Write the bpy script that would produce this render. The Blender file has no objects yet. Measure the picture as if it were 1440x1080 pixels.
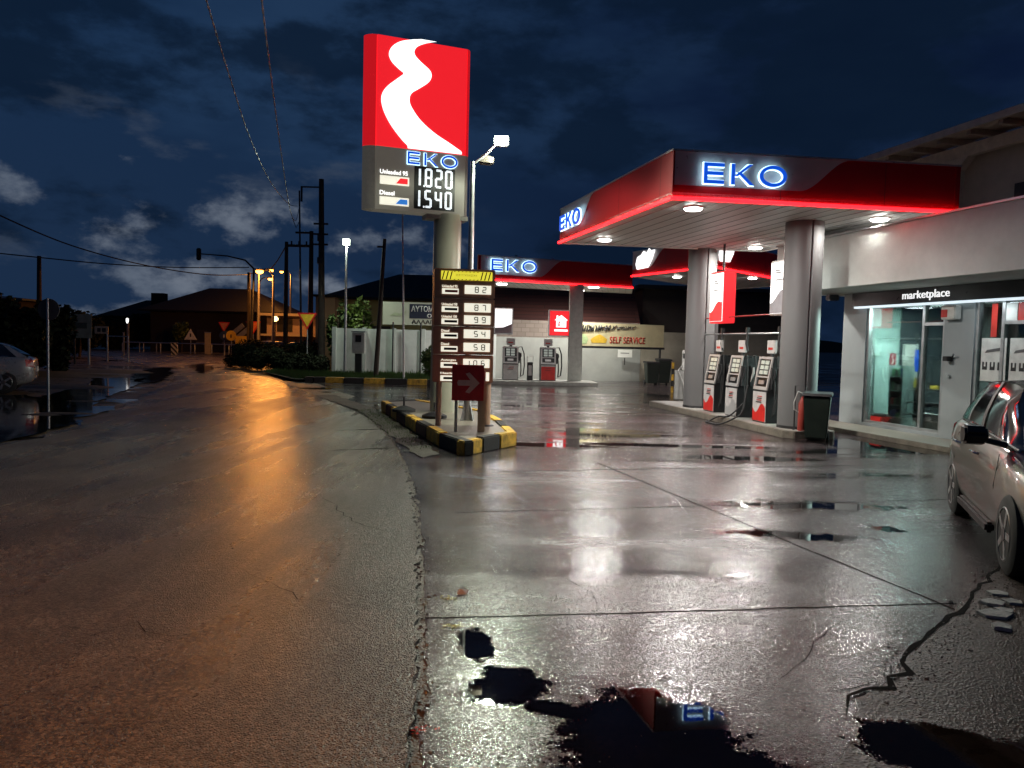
import bpy, bmesh, math, random
from mathutils import Vector, Matrix
R = math.radians
random.seed(7)
C = bpy.data.collections.new("place"); bpy.context.scene.collection.children.link(C)
SC = bpy.context.scene

# ------------------------------------------------------------------ camera
CAM_H, CAM_F, PITCH, ROLL = 1.7, 1081.0, R(3.1), R(1.4)
cd = bpy.data.cameras.new("camera"); cam = bpy.data.objects.new("camera", cd); C.objects.link(cam)
cd.sensor_fit = 'HORIZONTAL'; cd.sensor_width = 36; cd.lens = 36*CAM_F/1440
cd.clip_start = 0.05; cd.clip_end = 3000
CM = Matrix.Rotation(math.pi/2-PITCH, 4, 'X') @ Matrix.Rotation(ROLL, 4, 'Z')
cam.matrix_world = Matrix.Translation((0, 0, CAM_H)) @ CM
SC.camera = cam

def ray(px, py):
    return CM.to_3x3() @ Vector(((px-720)/CAM_F, -(py-540)/CAM_F, -1))
def PZ(px, py, z=0.0):                       # point on the level plane z
    d = ray(px, py); t = (z-CAM_H)/d.z
    return Vector((d.x*t, d.y*t, z))
def PY(px, py, Y):                           # point at distance Y
    d = ray(px, py); t = Y/d.y
    return Vector((d.x*t, Y, CAM_H+d.z*t))

# ------------------------------------------------------------------ sky
w = bpy.data.worlds.new("World"); SC.world = w; w.use_nodes = True
def build_sky():
    nt = w.node_tree; N = nt.nodes; L = nt.links; N.clear()
    out = N.new('ShaderNodeOutputWorld'); bg = N.new('ShaderNodeBackground')
    L.new(bg.outputs[0], out.inputs[0])
    tc = N.new('ShaderNodeTexCoord'); sep = N.new('ShaderNodeSeparateXYZ')
    L.new(tc.outputs['Generated'], sep.inputs[0])
    def M(op, a, b=None, c=None, clamp=False):
        n = N.new('ShaderNodeMath'); n.operation = op; n.use_clamp = clamp
        for i, v in enumerate((a, b, c)):
            if v is None: continue
            if isinstance(v, (int, float)): n.inputs[i].default_value = v
            else: L.new(v, n.inputs[i])
        return n.outputs[0]
    def noise(sx, sy, sz, scale, detail, rough, off=0.0):
        m = N.new('ShaderNodeMapping'); m.inputs['Scale'].default_value = (sx, sy, sz)
        m.inputs['Location'].default_value = (off, off*.7, off*1.3)
        L.new(tc.outputs['Generated'], m.inputs[0])
        n = N.new('ShaderNodeTexNoise'); n.inputs['Scale'].default_value = scale
        n.inputs['Detail'].default_value = detail; n.inputs['Roughness'].default_value = rough
        L.new(m.outputs[0], n.inputs['Vector']); return n.outputs['Fac']
    def ramp(fac, stops):
        r = N.new('ShaderNodeValToRGB'); e = r.color_ramp.elements
        while len(e) < len(stops): e.new(.5)
        for el, (p, c) in zip(e, stops): el.position = p; el.color = (*c, 1)
        L.new(fac, r.inputs[0]); return r.outputs[0]
    def mix(f, a, b):
        n = N.new('ShaderNodeMixRGB'); L.new(f, n.inputs[0])
        for i, v in ((1, a), (2, b)):
            if isinstance(v, tuple): n.inputs[i].default_value = (*v, 1)
            else: L.new(v, n.inputs[i])
        return n.outputs[0]
    def smooth(v, a, b):
        n = N.new('ShaderNodeMapRange'); n.interpolation_type = 'SMOOTHSTEP'
        n.inputs['From Min'].default_value = a; n.inputs['From Max'].default_value = b
        L.new(v, n.inputs['Value']); return n.outputs[0]
    x, z = sep.outputs[0], sep.outputs[2]
    # west side (left) still has some dusk blue, east side is near black navy
    side = smooth(x, .35, -.55)
    base = mix(side, (.0028, .0078, .0275), (.0075, .0245, .0660))
    lowr = smooth(z, .45, .03)
    base = mix(M('MULTIPLY', lowr, M('MULTIPLY_ADD', side, .55, .1)), base, (.012, .026, .058))
    # big soft darker cloud masses
    big = noise(1, 1, 2.2, 3.4, 8, .60, 3.1)
    soft = noise(1, 1, 3.0, 2.2, 5, .55, 6.7)
    base = mix(M('MULTIPLY', smooth(soft, .42, .66), M('MULTIPLY_ADD', side, .50, .30)), base, (.017, .043, .098))
    dark = smooth(big, .44, .56)
    base = mix(M('MULTIPLY', dark, .80), base, (.0030, .0088, .0225))
    # ragged bright gaps in low western sky
    gap = noise(1, 1, 2.6, 6.0, 8, .58, 8.3)
    gapm = smooth(gap, .58, .70)
    region = M('MULTIPLY', M('MULTIPLY', smooth(z, .36, .20), smooth(z, .0, .06)), smooth(x, .02, -.22))
    tone = mix(noise(1, 1, 2, 9, 4, .6, 1.2), (.018, .034, .064), (.085, .105, .145))
    col = mix(M('MULTIPLY', M('MULTIPLY', gapm, region), .45), base, tone)
    def blob(px, py, sx, sy):       # gap in the cloud round one direction of the sky
        d = ray(px, py).normalized()
        ds = N.new('ShaderNodeVectorMath'); ds.operation = 'SUBTRACT'
        L.new(tc.outputs['Generated'], ds.inputs[0]); ds.inputs[1].default_value = d
        mm = N.new('ShaderNodeVectorMath'); mm.operation = 'MULTIPLY'
        L.new(ds.outputs[0], mm.inputs[0]); mm.inputs[1].default_value = (1/sx, 1/sx, 1/sy)
        ln = N.new('ShaderNodeVectorMath'); ln.operation = 'LENGTH'; L.new(mm.outputs[0], ln.inputs[0])
        return M('SUBTRACT', 1.0, ln.outputs['Value'])
    bs = None
    for q in ((305, 306, .11, .030), (205, 325, .05, .026), (5, 246, .05, .022), (255, 388, .14, .020), (560, 350, .07, .05),
              (110, 432, .20, .012), (345, 404, .26, .020), (600, 345, .06, .018), (470, 410, .08, .012)):
        b = blob(*q); bs = b if bs is None else M('MAXIMUM', bs, b)
    fine = noise(1, 1, 1.7, 10, 12, .60, 5.5)
    g2 = smooth(M('ADD', M('MINIMUM', M('MULTIPLY', M('MAXIMUM', bs, -1.6), .55), .30), M('MULTIPLY_ADD', fine, 3.4, -1.72)), .0, .70)
    tone2 = mix(noise(1, 1, 2, 14, 5, .6, 2.2), (.03, .055, .10), (.19, .215, .26))
    col = mix(g2, col, tone2)
    L.new(col, bg.inputs[0]); bg.inputs[1].default_value = 1.0
build_sky()

SC.view_settings.view_transform = 'Standard'; SC.view_settings.look = 'None'
SC.view_settings.exposure = 0; SC.view_settings.gamma = 1
cy = SC.cycles
cy.max_bounces = 7; cy.diffuse_bounces = 4; cy.glossy_bounces = 4; cy.transmission_bounces = 5
cy.sample_clamp_indirect = 3.0; cy.sample_clamp_direct = 0; cy.caustics_reflective = False; cy.caustics_refractive = False
cy.use_denoising = True

# ------------------------------------------------------------------ mesh helpers
class MB:
    def __init__(s): s.v = []; s.f = []; s.mi = []
    def add(s, vs, fs, mi=0):
        o = len(s.v); s.v += [Vector(p) for p in vs]
        for f in fs: s.f.append([i+o for i in f]); s.mi.append(mi)
        return s
    def box(s, x0, x1, y0, y1, z0, z1, mi=0, m=None):
        vs = [Vector((x, y, z)) for z in (z0, z1) for y in (y0, y1) for x in (x0, x1)]
        if m: vs = [m @ p for p in vs]
        return s.add(vs, [(0, 2, 3, 1), (4, 5, 7, 6), (0, 1, 5, 4), (2, 6, 7, 3), (0, 4, 6, 2), (1, 3, 7, 5)], mi)
    def prism(s, poly, d0, d1, plane='xy', mi=0):      # poly of 2-D points extruded
        n = len(poly)
        def P(a, b, d): return (a, b, d) if plane == 'xy' else ((a, d, b) if plane == 'xz' else (d, a, b))
        vs = [P(a, b, d0) for a, b in poly]+[P(a, b, d1) for a, b in poly]
        return s.add(vs, [tuple(range(n)), tuple(range(2*n-1, n-1, -1))]+[(i, i+n, (i+1) % n+n, (i+1) % n) for i in range(n)], mi)
    def cyl(s, p0, p1, r0, r1=None, n=16, mi=0, cap=True):
        r1 = r0 if r1 is None else r1; p0 = Vector(p0); p1 = Vector(p1); d = (p1-p0).normalized()
        a = d.orthogonal().normalized(); b = d.cross(a)
        vs = [p + (a*math.cos(2*math.pi*i/n)+b*math.sin(2*math.pi*i/n))*r for p, r in ((p0, r0), (p1, r1)) for i in range(n)]
        fs = [(i, (i+1) % n, (i+1) % n+n, i+n) for i in range(n)]
        if cap: fs += [tuple(range(n-1, -1, -1)), tuple(range(n, 2*n))]
        return s.add(vs, fs, mi)
    def tube(s, pts, r, n=8, mi=0):
        pts = [Vector(p) for p in pts]; rings = []; prev = None
        for i, p in enumerate(pts):
            d = (pts[min(i+1, len(pts)-1)]-pts[max(i-1, 0)]).normalized()
            a = d.orthogonal().normalized() if prev is None else (prev-d*prev.dot(d)).normalized()
            prev = a; b = d.cross(a)
            rr = r[i] if isinstance(r, (list, tuple)) else r
            rings += [p+(a*math.cos(2*math.pi*k/n)+b*math.sin(2*math.pi*k/n))*rr for k in range(n)]
        fs = [(i*n+k, i*n+(k+1) % n, (i+1)*n+(k+1) % n, (i+1)*n+k) for i in range(len(pts)-1) for k in range(n)]
        fs += [tuple(range(n-1, -1, -1)), tuple(range((len(pts)-1)*n, len(pts)*n))]
        return s.add(rings, fs, mi)
    def lathe(s, prof, n=20, cx=0, cy=0, mi=0):
        vs = [(cx+r*math.cos(2*math.pi*k/n), cy+r*math.sin(2*math.pi*k/n), z) for r, z in prof for k in range(n)]
        fs = [(i*n+k, i*n+(k+1) % n, (i+1)*n+(k+1) % n, (i+1)*n+k) for i in range(len(prof)-1) for k in range(n)]
        fs += [tuple(range(n-1, -1, -1)), tuple(range((len(prof)-1)*n, len(prof)*n))]
        return s.add(vs, fs, mi)
    def build(s, name, mats, parent=None, smooth=False, bevel=0.0, loc=None):
        me = bpy.data.meshes.new(name); me.from_pydata(s.v, [], s.f)
        for m in (mats if isinstance(mats, (list, tuple)) else [mats]): me.materials.append(m)
        me.polygons.foreach_set('material_index', s.mi)
        bm = bmesh.new(); bm.from_mesh(me); bmesh.ops.recalc_face_normals(bm, faces=bm.faces)
        if bevel: bmesh.ops.bevel(bm, geom=bm.edges[:]+bm.verts[:], offset=bevel, segments=2, affect='EDGES', clamp_overlap=True)
        bm.to_mesh(me); bm.free()
        if smooth: me.polygons.foreach_set('use_smooth', [True]*len(me.polygons)); me.set_sharp_from_angle(angle=R(38))
        o = bpy.data.objects.new(name, me); C.objects.link(o)
        if parent: o.parent = parent
        if loc: o.location = loc
        return o
def tag(o, label=None, cat=None, group=None, kind=None):
    for k, v in (('label', label), ('category', cat), ('group', group), ('kind', kind)):
        if v: o[k] = v
    return o
def thing(name, label, cat, loc=(0, 0, 0), rz=0.0, group=None):
    o = bpy.data.objects.new(name, None); o.empty_display_size = .2; C.objects.link(o)
    o.location = loc; o.rotation_euler = (0, 0, rz)
    return tag(o, label, cat, group)
def copy_tree(o, parent=None):
    c = o.copy(); C.objects.link(c); c.parent = parent
    for ch in [x for x in C.objects if x.parent == o]: copy_tree(ch, c)
    return c
def lamp(kind, name, loc, energy, color, parent=None, rot=None, size=.3, spot=None, blend=.5):
    l = bpy.data.lights.new(name, kind); l.energy = energy; l.color = color
    if kind == 'AREA': l.shape = 'DISK'; l.size = size
    elif kind == 'SUN': pass
    else: l.shadow_soft_size = size
    if spot: l.spot_size = spot; l.spot_blend = blend
    o = bpy.data.objects.new(name, l); C.objects.link(o); o.location = loc
    if rot: o.rotation_euler = rot
    if parent: o.parent = parent
    return o
def text(body, w, h, mat, parent, x, y, z, name='lettering', th=.006, off=0.0, ax='l'):
    """writing in the local xz plane, readable from -y; box w by h with lower left corner at x, z"""
    cu = bpy.data.curves.new(name, 'FONT'); cu.body = body; cu.size = 1; cu.extrude = 0; cu.offset = off
    cu.resolution_u = 3
    t = bpy.data.objects.new(name, cu); C.objects.link(t)
    dg = bpy.context.evaluated_depsgraph_get(); me = bpy.data.meshes.new_from_object(t.evaluated_get(dg))
    bpy.data.objects.remove(t)
    xs = [v.co.x for v in me.vertices]; ys = [v.co.y for v in me.vertices]
    x0, x1, y0, y1 = min(xs), max(xs), min(ys), max(ys)
    for v in me.vertices:
        v.co = Vector((x+(v.co.x-x0)/(x1-x0)*w, y, z+(v.co.y-y0)/(y1-y0)*h))
    bm = bmesh.new(); bm.from_mesh(me)
    r = bmesh.ops.extrude_face_region(bm, geom=bm.faces[:])
    for v in [g for g in r['geom'] if isinstance(g, bmesh.types.BMVert)]: v.co.y -= th
    bmesh.ops.recalc_face_normals(bm, faces=bm.faces); bm.to_mesh(me); bm.free()
    me.materials.clear(); me.materials.append(mat)
    o = bpy.data.objects.new(name, me); C.objects.link(o); o.parent = parent
    return o

# ------------------------------------------------------------------ materials
MAT = {}
def mat(name, col, rough=.6, metal=0.0, var=.18, scale=6.0, bump=0.0, bscale=40.0, emit=None, es=1.0, spec=.5, coat=0.0, rv=.08):
    if name in MAT: return MAT[name]
    m = bpy.data.materials.new(name); m.use_nodes = True; nt = m.node_tree; N = nt.nodes; L = nt.links
    b = N['Principled BSDF']; b.inputs['Roughness'].default_value = rough; b.inputs['Metallic'].default_value = metal
    b.inputs['Specular IOR Level'].default_value = spec; b.inputs['Coat Weight'].default_value = coat
    b.inputs['Coat Roughness'].default_value = .06
    tc = N.new('ShaderNodeTexCoord')
    n = N.new('ShaderNodeTexNoise'); n.inputs['Scale'].default_value = scale; n.inputs['Detail'].default_value = 6
    n.inputs['Roughness'].default_value = .65
    L.new(tc.outputs['Object'], n.inputs['Vector'])
    mr = N.new('ShaderNodeMapRange'); mr.inputs['From Min'].default_value = .3; mr.inputs['From Max'].default_value = .7
    mr.inputs['To Min'].default_value = 1-var; mr.inputs['To Max'].default_value = 1+var
    L.new(n.outputs['Fac'], mr.inputs['Value'])
    vm = N.new('ShaderNodeVectorMath'); vm.operation = 'SCALE'; vm.inputs[0].default_value = col
    L.new(mr.outputs[0], vm.inputs['Scale']); L.new(vm.outputs[0], b.inputs['Base Color'])
    rr = N.new('ShaderNodeMapRange'); rr.inputs['From Min'].default_value = .3; rr.inputs['From Max'].default_value = .7
    rr.inputs['To Min'].default_value = max(.02, rough-rv); rr.inputs['To Max'].default_value = min(1, rough+rv)
    L.new(n.outputs['Fac'], rr.inputs['Value']); L.new(rr.outputs[0], b.inputs['Roughness'])
    if bump:
        n2 = N.new('ShaderNodeTexNoise'); n2.inputs['Scale'].default_value = bscale; n2.inputs['Detail'].default_value = 4
        L.new(tc.outputs['Object'], n2.inputs['Vector'])
        bp = N.new('ShaderNodeBump'); bp.inputs['Strength'].default_value = bump; bp.inputs['Distance'].default_value = .02
        L.new(n2.outputs['Fac'], bp.inputs['Height']); L.new(bp.outputs[0], b.inputs['Normal'])
    if emit:
        b.inputs['Emission Color'].default_value = (*emit, 1); b.inputs['Emission Strength'].default_value = es
    MAT[name] = m; return m
def glass(name, tint=(.95, .98, .97), refl=.06):
    m = bpy.data.materials.new(name); m.use_nodes = True; nt = m.node_tree; N = nt.nodes; L = nt.links; N.clear()
    o = N.new('ShaderNodeOutputMaterial'); t = N.new('ShaderNodeBsdfTransparent'); t.inputs[0].default_value = (*tint, 1)
    g = N.new('ShaderNodeBsdfGlossy'); g.inputs['Roughness'].default_value = .02
    fr = N.new('ShaderNodeFresnel'); fr.inputs[0].default_value = 1.5
    mx = N.new('ShaderNodeMixShader')
    ma = N.new('ShaderNodeMath'); ma.operation = 'MULTIPLY_ADD'; ma.inputs[1].default_value = .9; ma.inputs[2].default_value = refl*.4; ma.use_clamp = True
    L.new(fr.outputs[0], ma.inputs[0]); L.new(ma.outputs[0], mx.inputs[0]); L.new(t.outputs[0], mx.inputs[1]); L.new(g.outputs[0], mx.inputs[2])
    L.new(mx.outputs[0], o.inputs[0]); return m
red_paint = mat('red fascia', (.36, .008, .014), .5, 0, .03, 2, rv=.01, spec=.25)
dkred = mat('dark red sign', (.60, .03, .035), .5)
silver = mat('silver panel', (.42, .42, .42), .33, .55, .05)
greypanel = mat('grey sign panel', (.30, .29, .26), .5, .1, .05, emit=(.085, .078, .062), es=.8)
white_paint = mat('white paint', (.72, .74, .70), .5, 0, .06, 3)
soffit_m = mat('soffit', (.90, .90, .86), .40, 0, .03, 2, rv=.02)
wall_w = mat('white render', (.62, .67, .63), .8, 0, .14, 1.3, .15, 60)
wall_g = mat('grey render', (.34, .36, .33), .85, 0, .16, .9, .2, 50)
wall_pier = mat('store wall', (.27, .30, .30), .6, 0, .08, 1.5)
col_m = mat('column cladding', (.12, .12, .12), .58, .0, .03, .7, rv=.02)
metal = mat('galvanised metal', (.45, .46, .46), .38, .8, .15, 8)
dkmetal = mat('dark metal', (.05, .05, .052), .45, .6)
black = mat('black plastic', (.012, .012, .013), .42, 0, .2)
rubber = mat('rubber', (.018, .018, .018), .75)
wood = mat('old pole wood', (.055, .042, .032), .85, 0, .35, 3, .4, 30)
yellow = mat('yellow kerb paint', (.55, .33, .03), .6, 0, .6, 7, .35, 40)
blackk = mat('black kerb paint', (.016, .014, .012), .7, 0, .4, 14, .35, 40)
concrete = mat('wet concrete', (.17, .15, .12), .38, 0, .35, 5, .4, 30)
brownbox = mat('lamplight brown board casing', (.42, .25, .17), .5, .2, .15, 4)  # orange lamplight on the casing is put into its brown colour
postm = mat('beige post', (.50, .36, .26), .45, .1, .1)
beigepole = mat('beige pylon', (.42, .42, .33), .42, .1, .08, 2)
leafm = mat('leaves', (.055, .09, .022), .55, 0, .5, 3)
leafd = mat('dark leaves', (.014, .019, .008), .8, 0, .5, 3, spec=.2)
grassm = mat('grass blades', (.06, .12, .025), .6, 0, .4, 3)
bark = mat('bark', (.07, .05, .035), .9, 0, .3, 8, .4)
bing = mat('green bin plastic', (.010, .017, .012), .45)
E_white = mat('lit white', (.8, .8, .8), .4, emit=(1, 1, .98), es=1.6)
E_lens = mat('lit lens', (.8, .8, .8), .4, emit=(1, .96, .90), es=30)
E_red = mat('lit red', (.6, .02, .03), .4, emit=(1, .018, .028), es=.85)
E_led = mat('red led strip', (.6, .02, .02), .4, emit=(1, .006, .009), es=9)
E_blue = mat('lit blue', (.01, .08, .5), .4, emit=(.004, .075, .62), es=1.0)
E_halo = mat('lit white edge', (.8, .9, 1), .4, emit=(.55, .85, 1), es=2.6)
E_cream = mat('lit cream', (.8, .8, .7), .4, emit=(1, .97, .80), es=.85)
E_dig = mat('lit digits', (.8, .8, .8), .4, emit=(.85, .95, 1), es=1.0)
E_yel = mat('lit yellow', (.8, .7, .05), .4, emit=(.95, .85, .06), es=.8)
E_lamp = mat('lit lamp', (.8, .9, .8), .4, emit=(.86, 1, .82), es=60)
E_sod = mat('lit sodium lamp', (.8, .5, .2), .4, emit=(1, .34, .04), es=16)
E_orange = mat('lit orange', (.8, .3, .1), .4, emit=(1, .12, .03), es=1.2)
ink = mat('dark ink', (.02, .02, .02), .5)
inkred = mat('red ink', (.5, .03, .02), .5)
glass_m = glass('store glass'); 
carglass = mat('car glass', (.008, .009, .010), .04, 0, .1, spec=.9, coat=1)
paint_beige = mat('beige silver car paint', (.34, .315, .28), .30, .45, .02, 2, coat=1, rv=.01)
paint_silver = mat('silver car paint', (.40, .41, .40), .3, .4, .04, coat=1)
paint_dark = mat('dark car paint', (.02, .02, .025), .25, .2, coat=1)
chrome = mat('chrome', (.7, .7, .7), .12, 1, .03)

def wet_ground(name, base_a, base_b, rough_dry, grain, grain_h, puddles=(), wetbias=0.0, streak=(.35, 1.1), stain=.35, rvar=.0, gvar=.9):
    """wet asphalt or concrete: aggregate grain, damp patches, and standing water where the surface dips"""
    m = bpy.data.materials.new(name); m.use_nodes = True; nt = m.node_tree; N = nt.nodes; L = nt.links
    b = N['Principled BSDF']; tc = N.new('ShaderNodeTexCoord'); P = tc.outputs['Object']
    def lk(v, s):
        if isinstance(v, (int, float)): s.default_value = v
        else: L.new(v, s)
    def M(op, a, b_=None, c=None, clamp=False):
        n = N.new('ShaderNodeMath'); n.operation = op; n.use_clamp = clamp
        for i, v in enumerate((a, b_, c)):
            if v is not None: lk(v, n.inputs[i])
        return n.outputs[0]
    def noise(scale, detail=5, rough=.6, sc=(1, 1, 1), rot=0):
        mp = N.new('ShaderNodeMapping'); mp.inputs['Scale'].default_value = sc; mp.inputs['Rotation'].default_value = (0, 0, rot)
        L.new(P, mp.inputs[0]); n = N.new('ShaderNodeTexNoise'); n.inputs['Scale'].default_value = scale
        n.inputs['Detail'].default_value = detail; n.inputs['Roughness'].default_value = rough
        L.new(mp.outputs[0], n.inputs['Vector']); return n.outputs['Fac']
    def sm(v, a, b_, lo=0, hi=1):
        n = N.new('ShaderNodeMapRange'); n.interpolation_type = 'SMOOTHSTEP'
        n.inputs['From Min'].default_value = a; n.inputs['From Max'].default_value = b_
        n.inputs['To Min'].default_value = lo; n.inputs['To Max'].default_value = hi
        L.new(v, n.inputs['Value']); return n.outputs[0]
    def mix(f, a, b_):
        n = N.new('ShaderNodeMixRGB'); lk(f, n.inputs[0])
        for i, v in ((1, a), (2, b_)):
            if isinstance(v, tuple): n.inputs[i].default_value = (*v, 1)
            else: L.new(v, n.inputs[i])
        return n.outputs[0]
    vo = N.new('ShaderNodeTexVoronoi'); vo.inputs['Scale'].default_value = grain; L.new(P, vo.inputs['Vector'])
    dome = sm(vo.outputs['Distance'], 0, .55, 1, 0)
    fine = noise(grain*.45, 3, .7)
    mid = noise(9, 6, .62); big = noise(.9, 5, .6)
    # standing water
    pm = None
    for (cx, cyy, rx, ry, rot, s) in puddles:
        mp = N.new('ShaderNodeMapping'); mp.vector_type = 'TEXTURE'
        mp.inputs['Location'].default_value = (cx, cyy, 0); mp.inputs['Rotation'].default_value = (0, 0, rot)
        mp.inputs['Scale'].default_value = (rx, ry, 1); L.new(P, mp.inputs[0])
        ln = N.new('ShaderNodeVectorMath'); ln.operation = 'LENGTH'; L.new(mp.outputs[0], ln.inputs[0])
        q = M('MULTIPLY', M('SUBTRACT', 1.0, ln.outputs['Value']), s)
        pm = q if pm is None else M('MAXIMUM', pm, q)
    warp = M('ADD', M('MULTIPLY', noise(2.6, 7, .66), .85), M('MULTIPLY_ADD', noise(8, 5, .6), .75, -.30))
    st = noise(1.0, 6, .62, (streak[0], streak[1], 1), R(-8))
    gen = M('ADD', M('MULTIPLY_ADD', st, 2.6, -1.72+wetbias), M('MULTIPLY', sm(noise(.22, 3), .4, .7), .35))
    sy = N.new('ShaderNodeSeparateXYZ'); L.new(P, sy.inputs[0]); far = sm(sy.outputs[1], 7, 14)
    gen = M('ADD', gen, M('MULTIPLY_ADD', far, .30, -.30))
    f = gen if pm is None else M('MAXIMUM', gen, M('MAXIMUM', M('ADD', M('MAXIMUM', pm, -1.5), M('MULTIPLY_ADD', warp, 1.7, -.85)), -1))
    f = M('ADD', f, M('MULTIPLY_ADD', dome, -.22, .06))           # grains poke through thin water
    f = M('ADD', f, M('MULTIPLY_ADD', mid, .5, -.25))
    water = sm(f, -.06, .16); damp = sm(f, -.75, .15)
    # colour
    c = mix(sm(big, .35, .68), base_a, base_b)
    c = mix(M('MULTIPLY', sm(mid, .45, .7), stain), c, tuple(v*.45 for v in base_a))
    hs = N.new('ShaderNodeHueSaturation'); L.new(c, hs.inputs['Color'])
    cv = N.new('ShaderNodeSeparateColor'); L.new(vo.outputs['Color'], cv.inputs[0])
    lk(M('MULTIPLY_ADD', M('POWER', cv.outputs[0], 1.8), gvar, 1-gvar*.36), hs.inputs['Value']); c = hs.outputs[0]
    spots = sm(noise(26, 2, .5), .665, .70)
    c = mix(M('MULTIPLY', spots, .8), c, (.012, .011, .010))
    c = mix(M('MULTIPLY', water, .93), c, tuple(v*.10 for v in base_a))
    L.new(c, b.inputs['Base Color'])
    rg = M('MULTIPLY_ADD', damp, -.13, rough_dry)
    rg = M('ADD', rg, M('MULTIPLY_ADD', fine, .16, -.08))
    if rvar: rg = M('ADD', rg, M('MULTIPLY', sm(noise(.55, 6, .62, (streak[0]*2.2, streak[1]*1.3, 1), R(5)), .40, .66), rvar))
    rg = M('MULTIPLY', rg, M('MULTIPLY_ADD', water, -.965, 1.0)); rg = M('MAXIMUM', rg, .012)
    L.new(rg, b.inputs['Roughness'])
    b.inputs['Specular IOR Level'].default_value = .46
    h = M('ADD', M('MULTIPLY', dome, .8), M('ADD', M('MULTIPLY', fine, .7), M('MULTIPLY', mid, .35)))
    bp = N.new('ShaderNodeBump'); bp.inputs['Distance'].default_value = grain_h
    lk(M('MULTIPLY_ADD', water, -.992, .995), bp.inputs['Strength']); L.new(h, bp.inputs['Height'])
    L.new(bp.outputs[0], b.inputs['Normal'])
    return m

# ------------------------------------------------------------------ the ground, road and forecourt
def rag(pts, step, amp, seed):
    rnd = random.Random(seed); out = []
    for a, b in zip(pts[:-1], pts[1:]):
        a = Vector(a); b = Vector(b); n = max(1, int((b-a).length/step)); nr = Vector((-(b-a).y, (b-a).x)).normalized()
        for i in range(n): out.append(tuple(a.lerp(b, i/n)+nr*rnd.gauss(0, amp)))
    out.append(tuple(pts[-1])); return out
def catmull(pts, k=8):
    out = []; P_ = [pts[0]]+list(pts)+[pts[-1]]
    for i in range(1, len(P_)-2):
        p0, p1, p2, p3 = [Vector(P_[j]) for j in (i-1, i, i+1, i+2)]
        for s in range(k):
            t = s/k; out.append(tuple(.5*((2*p1)+(-p0+p2)*t+(2*p0-5*p1+4*p2-p3)*t*t+(-p0+3*p1-3*p2+p3)*t**3)))
    out.append(tuple(pts[-1])); return out
def sheet(name, poly, z, m, th=None, kind='structure'):
    mb = MB()
    if th: mb.prism(poly, z-th, z)
    else: mb.add([(x, y, z) for x, y in poly], [tuple(range(len(poly)))])
    o = mb.build(name, m)
    bm = bmesh.new(); bm.from_mesh(o.data); bmesh.ops.triangulate(bm, faces=[f for f in bm.faces if len(f.verts) > 4]); 
    bmesh.ops.recalc_face_normals(bm, faces=bm.faces)
    for f_ in bm.faces:
        if abs(f_.normal.z) > .9 and not th and f_.normal.z < 0: f_.normal_flip()
    bm.to_mesh(o.data); bm.free()
    return tag(o, kind=kind)
def xy(px, py): p = PZ(px, py); return (p.x, p.y)
ground_m = wet_ground('muddy ground', (.07, .055, .038), (.13, .095, .06), .5, 60, .010, wetbias=.15)
road_m = wet_ground('wet road asphalt', (.062, .053, .044), (.115, .098, .080),   .20, 84, .0105, wetbias=-.50, streak=(.7, .16), stain=.3, rvar=.22, gvar=1.6)
pd = []
def pud(px, py, rx, ry, rot=0, s=1.0): x, y = xy(px, py); pd.append((x, y, rx, ry, R(rot), s))
pud(928, 1062, .42, .64, 0, 1.5); pud(1020, 1105, .34, .34, 0, 1.4); pud(712, 965, .22, .22, -45, 1.2); pud(668, 905, .10, .26, 10, 1.2)
pud(785, 1000, .18, .08, -20, 1.0); pud(1350, 1065, .42, .30, -25, 1.5)
pud(1262, 628, 1.5, 1.0, -14, 1.5); pud(1150, 712, .9, .22, 0, .42); pud(1130, 755, .6, .14, -5, .42); pud(1248, 745, .20, .14, -30, .7)
pud(760, 626, 1.2, .25, 0, 1.1); pud(930, 627, 2.0, .22, 0, 1.0); pud(1050, 645, 1.2, .25, 0, 1.0)
apron_m = wet_ground('wet forecourt concrete', (.030, .023, .025), (.066, .050, .051), .18, 95, .0031, puddles=pd, wetbias=.19, streak=(.20, 1.0), rvar=.13)
sheet('ground', [(-400, -60), (400, -60), (400, 700), (-400, 700)], 0.0, ground_m)
edge = [(-.30, -8), (-.36, 0), (-.39, 3), (-.54, 4.5), (-.76, 6.3), (-1.06, 8.2), (-1.55, 10.8), (-2.28, 13.8), (-3.3, 16.9), (-4.6, 19.8), (-8.2, 27.7), (-13.7, 38.3), (-22, 55), (-29, 67)]
sedge = catmull(edge, 6)
left_e = [(-44, 70), (-30, 55), (-19, 40), (-13.2, 30), (-9.6, 19.5), (-8.6, 16.5), (-7.7, 13), (-7.6, 11.2), (-9.2, 9), (-12, 6), (-13, 0), (-13, -8)]
sheet('road', rag(sedge, .07, .013, 3)+rag(catmull(left_e, 4), .4, .06, 4), .020, road_m, th=.035)
sheet('cross_road', [(-90, 66), (-29, 66.5), (4, 66), (60, 72), (60, 84), (-90, 82)], .024, road_m)
rnd = random.Random(11)
apr_left = [(x+.045+abs(rnd.gauss(0, .012)), y) for x, y in rag([p for p in sedge if p[1] < 20.5], .09, .008, 8)]
apron = apr_left+[(-4.6, 22.5), (-7.2, 28.4), (-3.0, 29.2), (-3.0, 36.5), (30, 36.5), (30, -8)]
sheet('forecourt', apron, .006, apron_m)
tarm = mat('joint tar', (.012, .011, .010), .95, spec=.05)
jm = MB()
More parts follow.
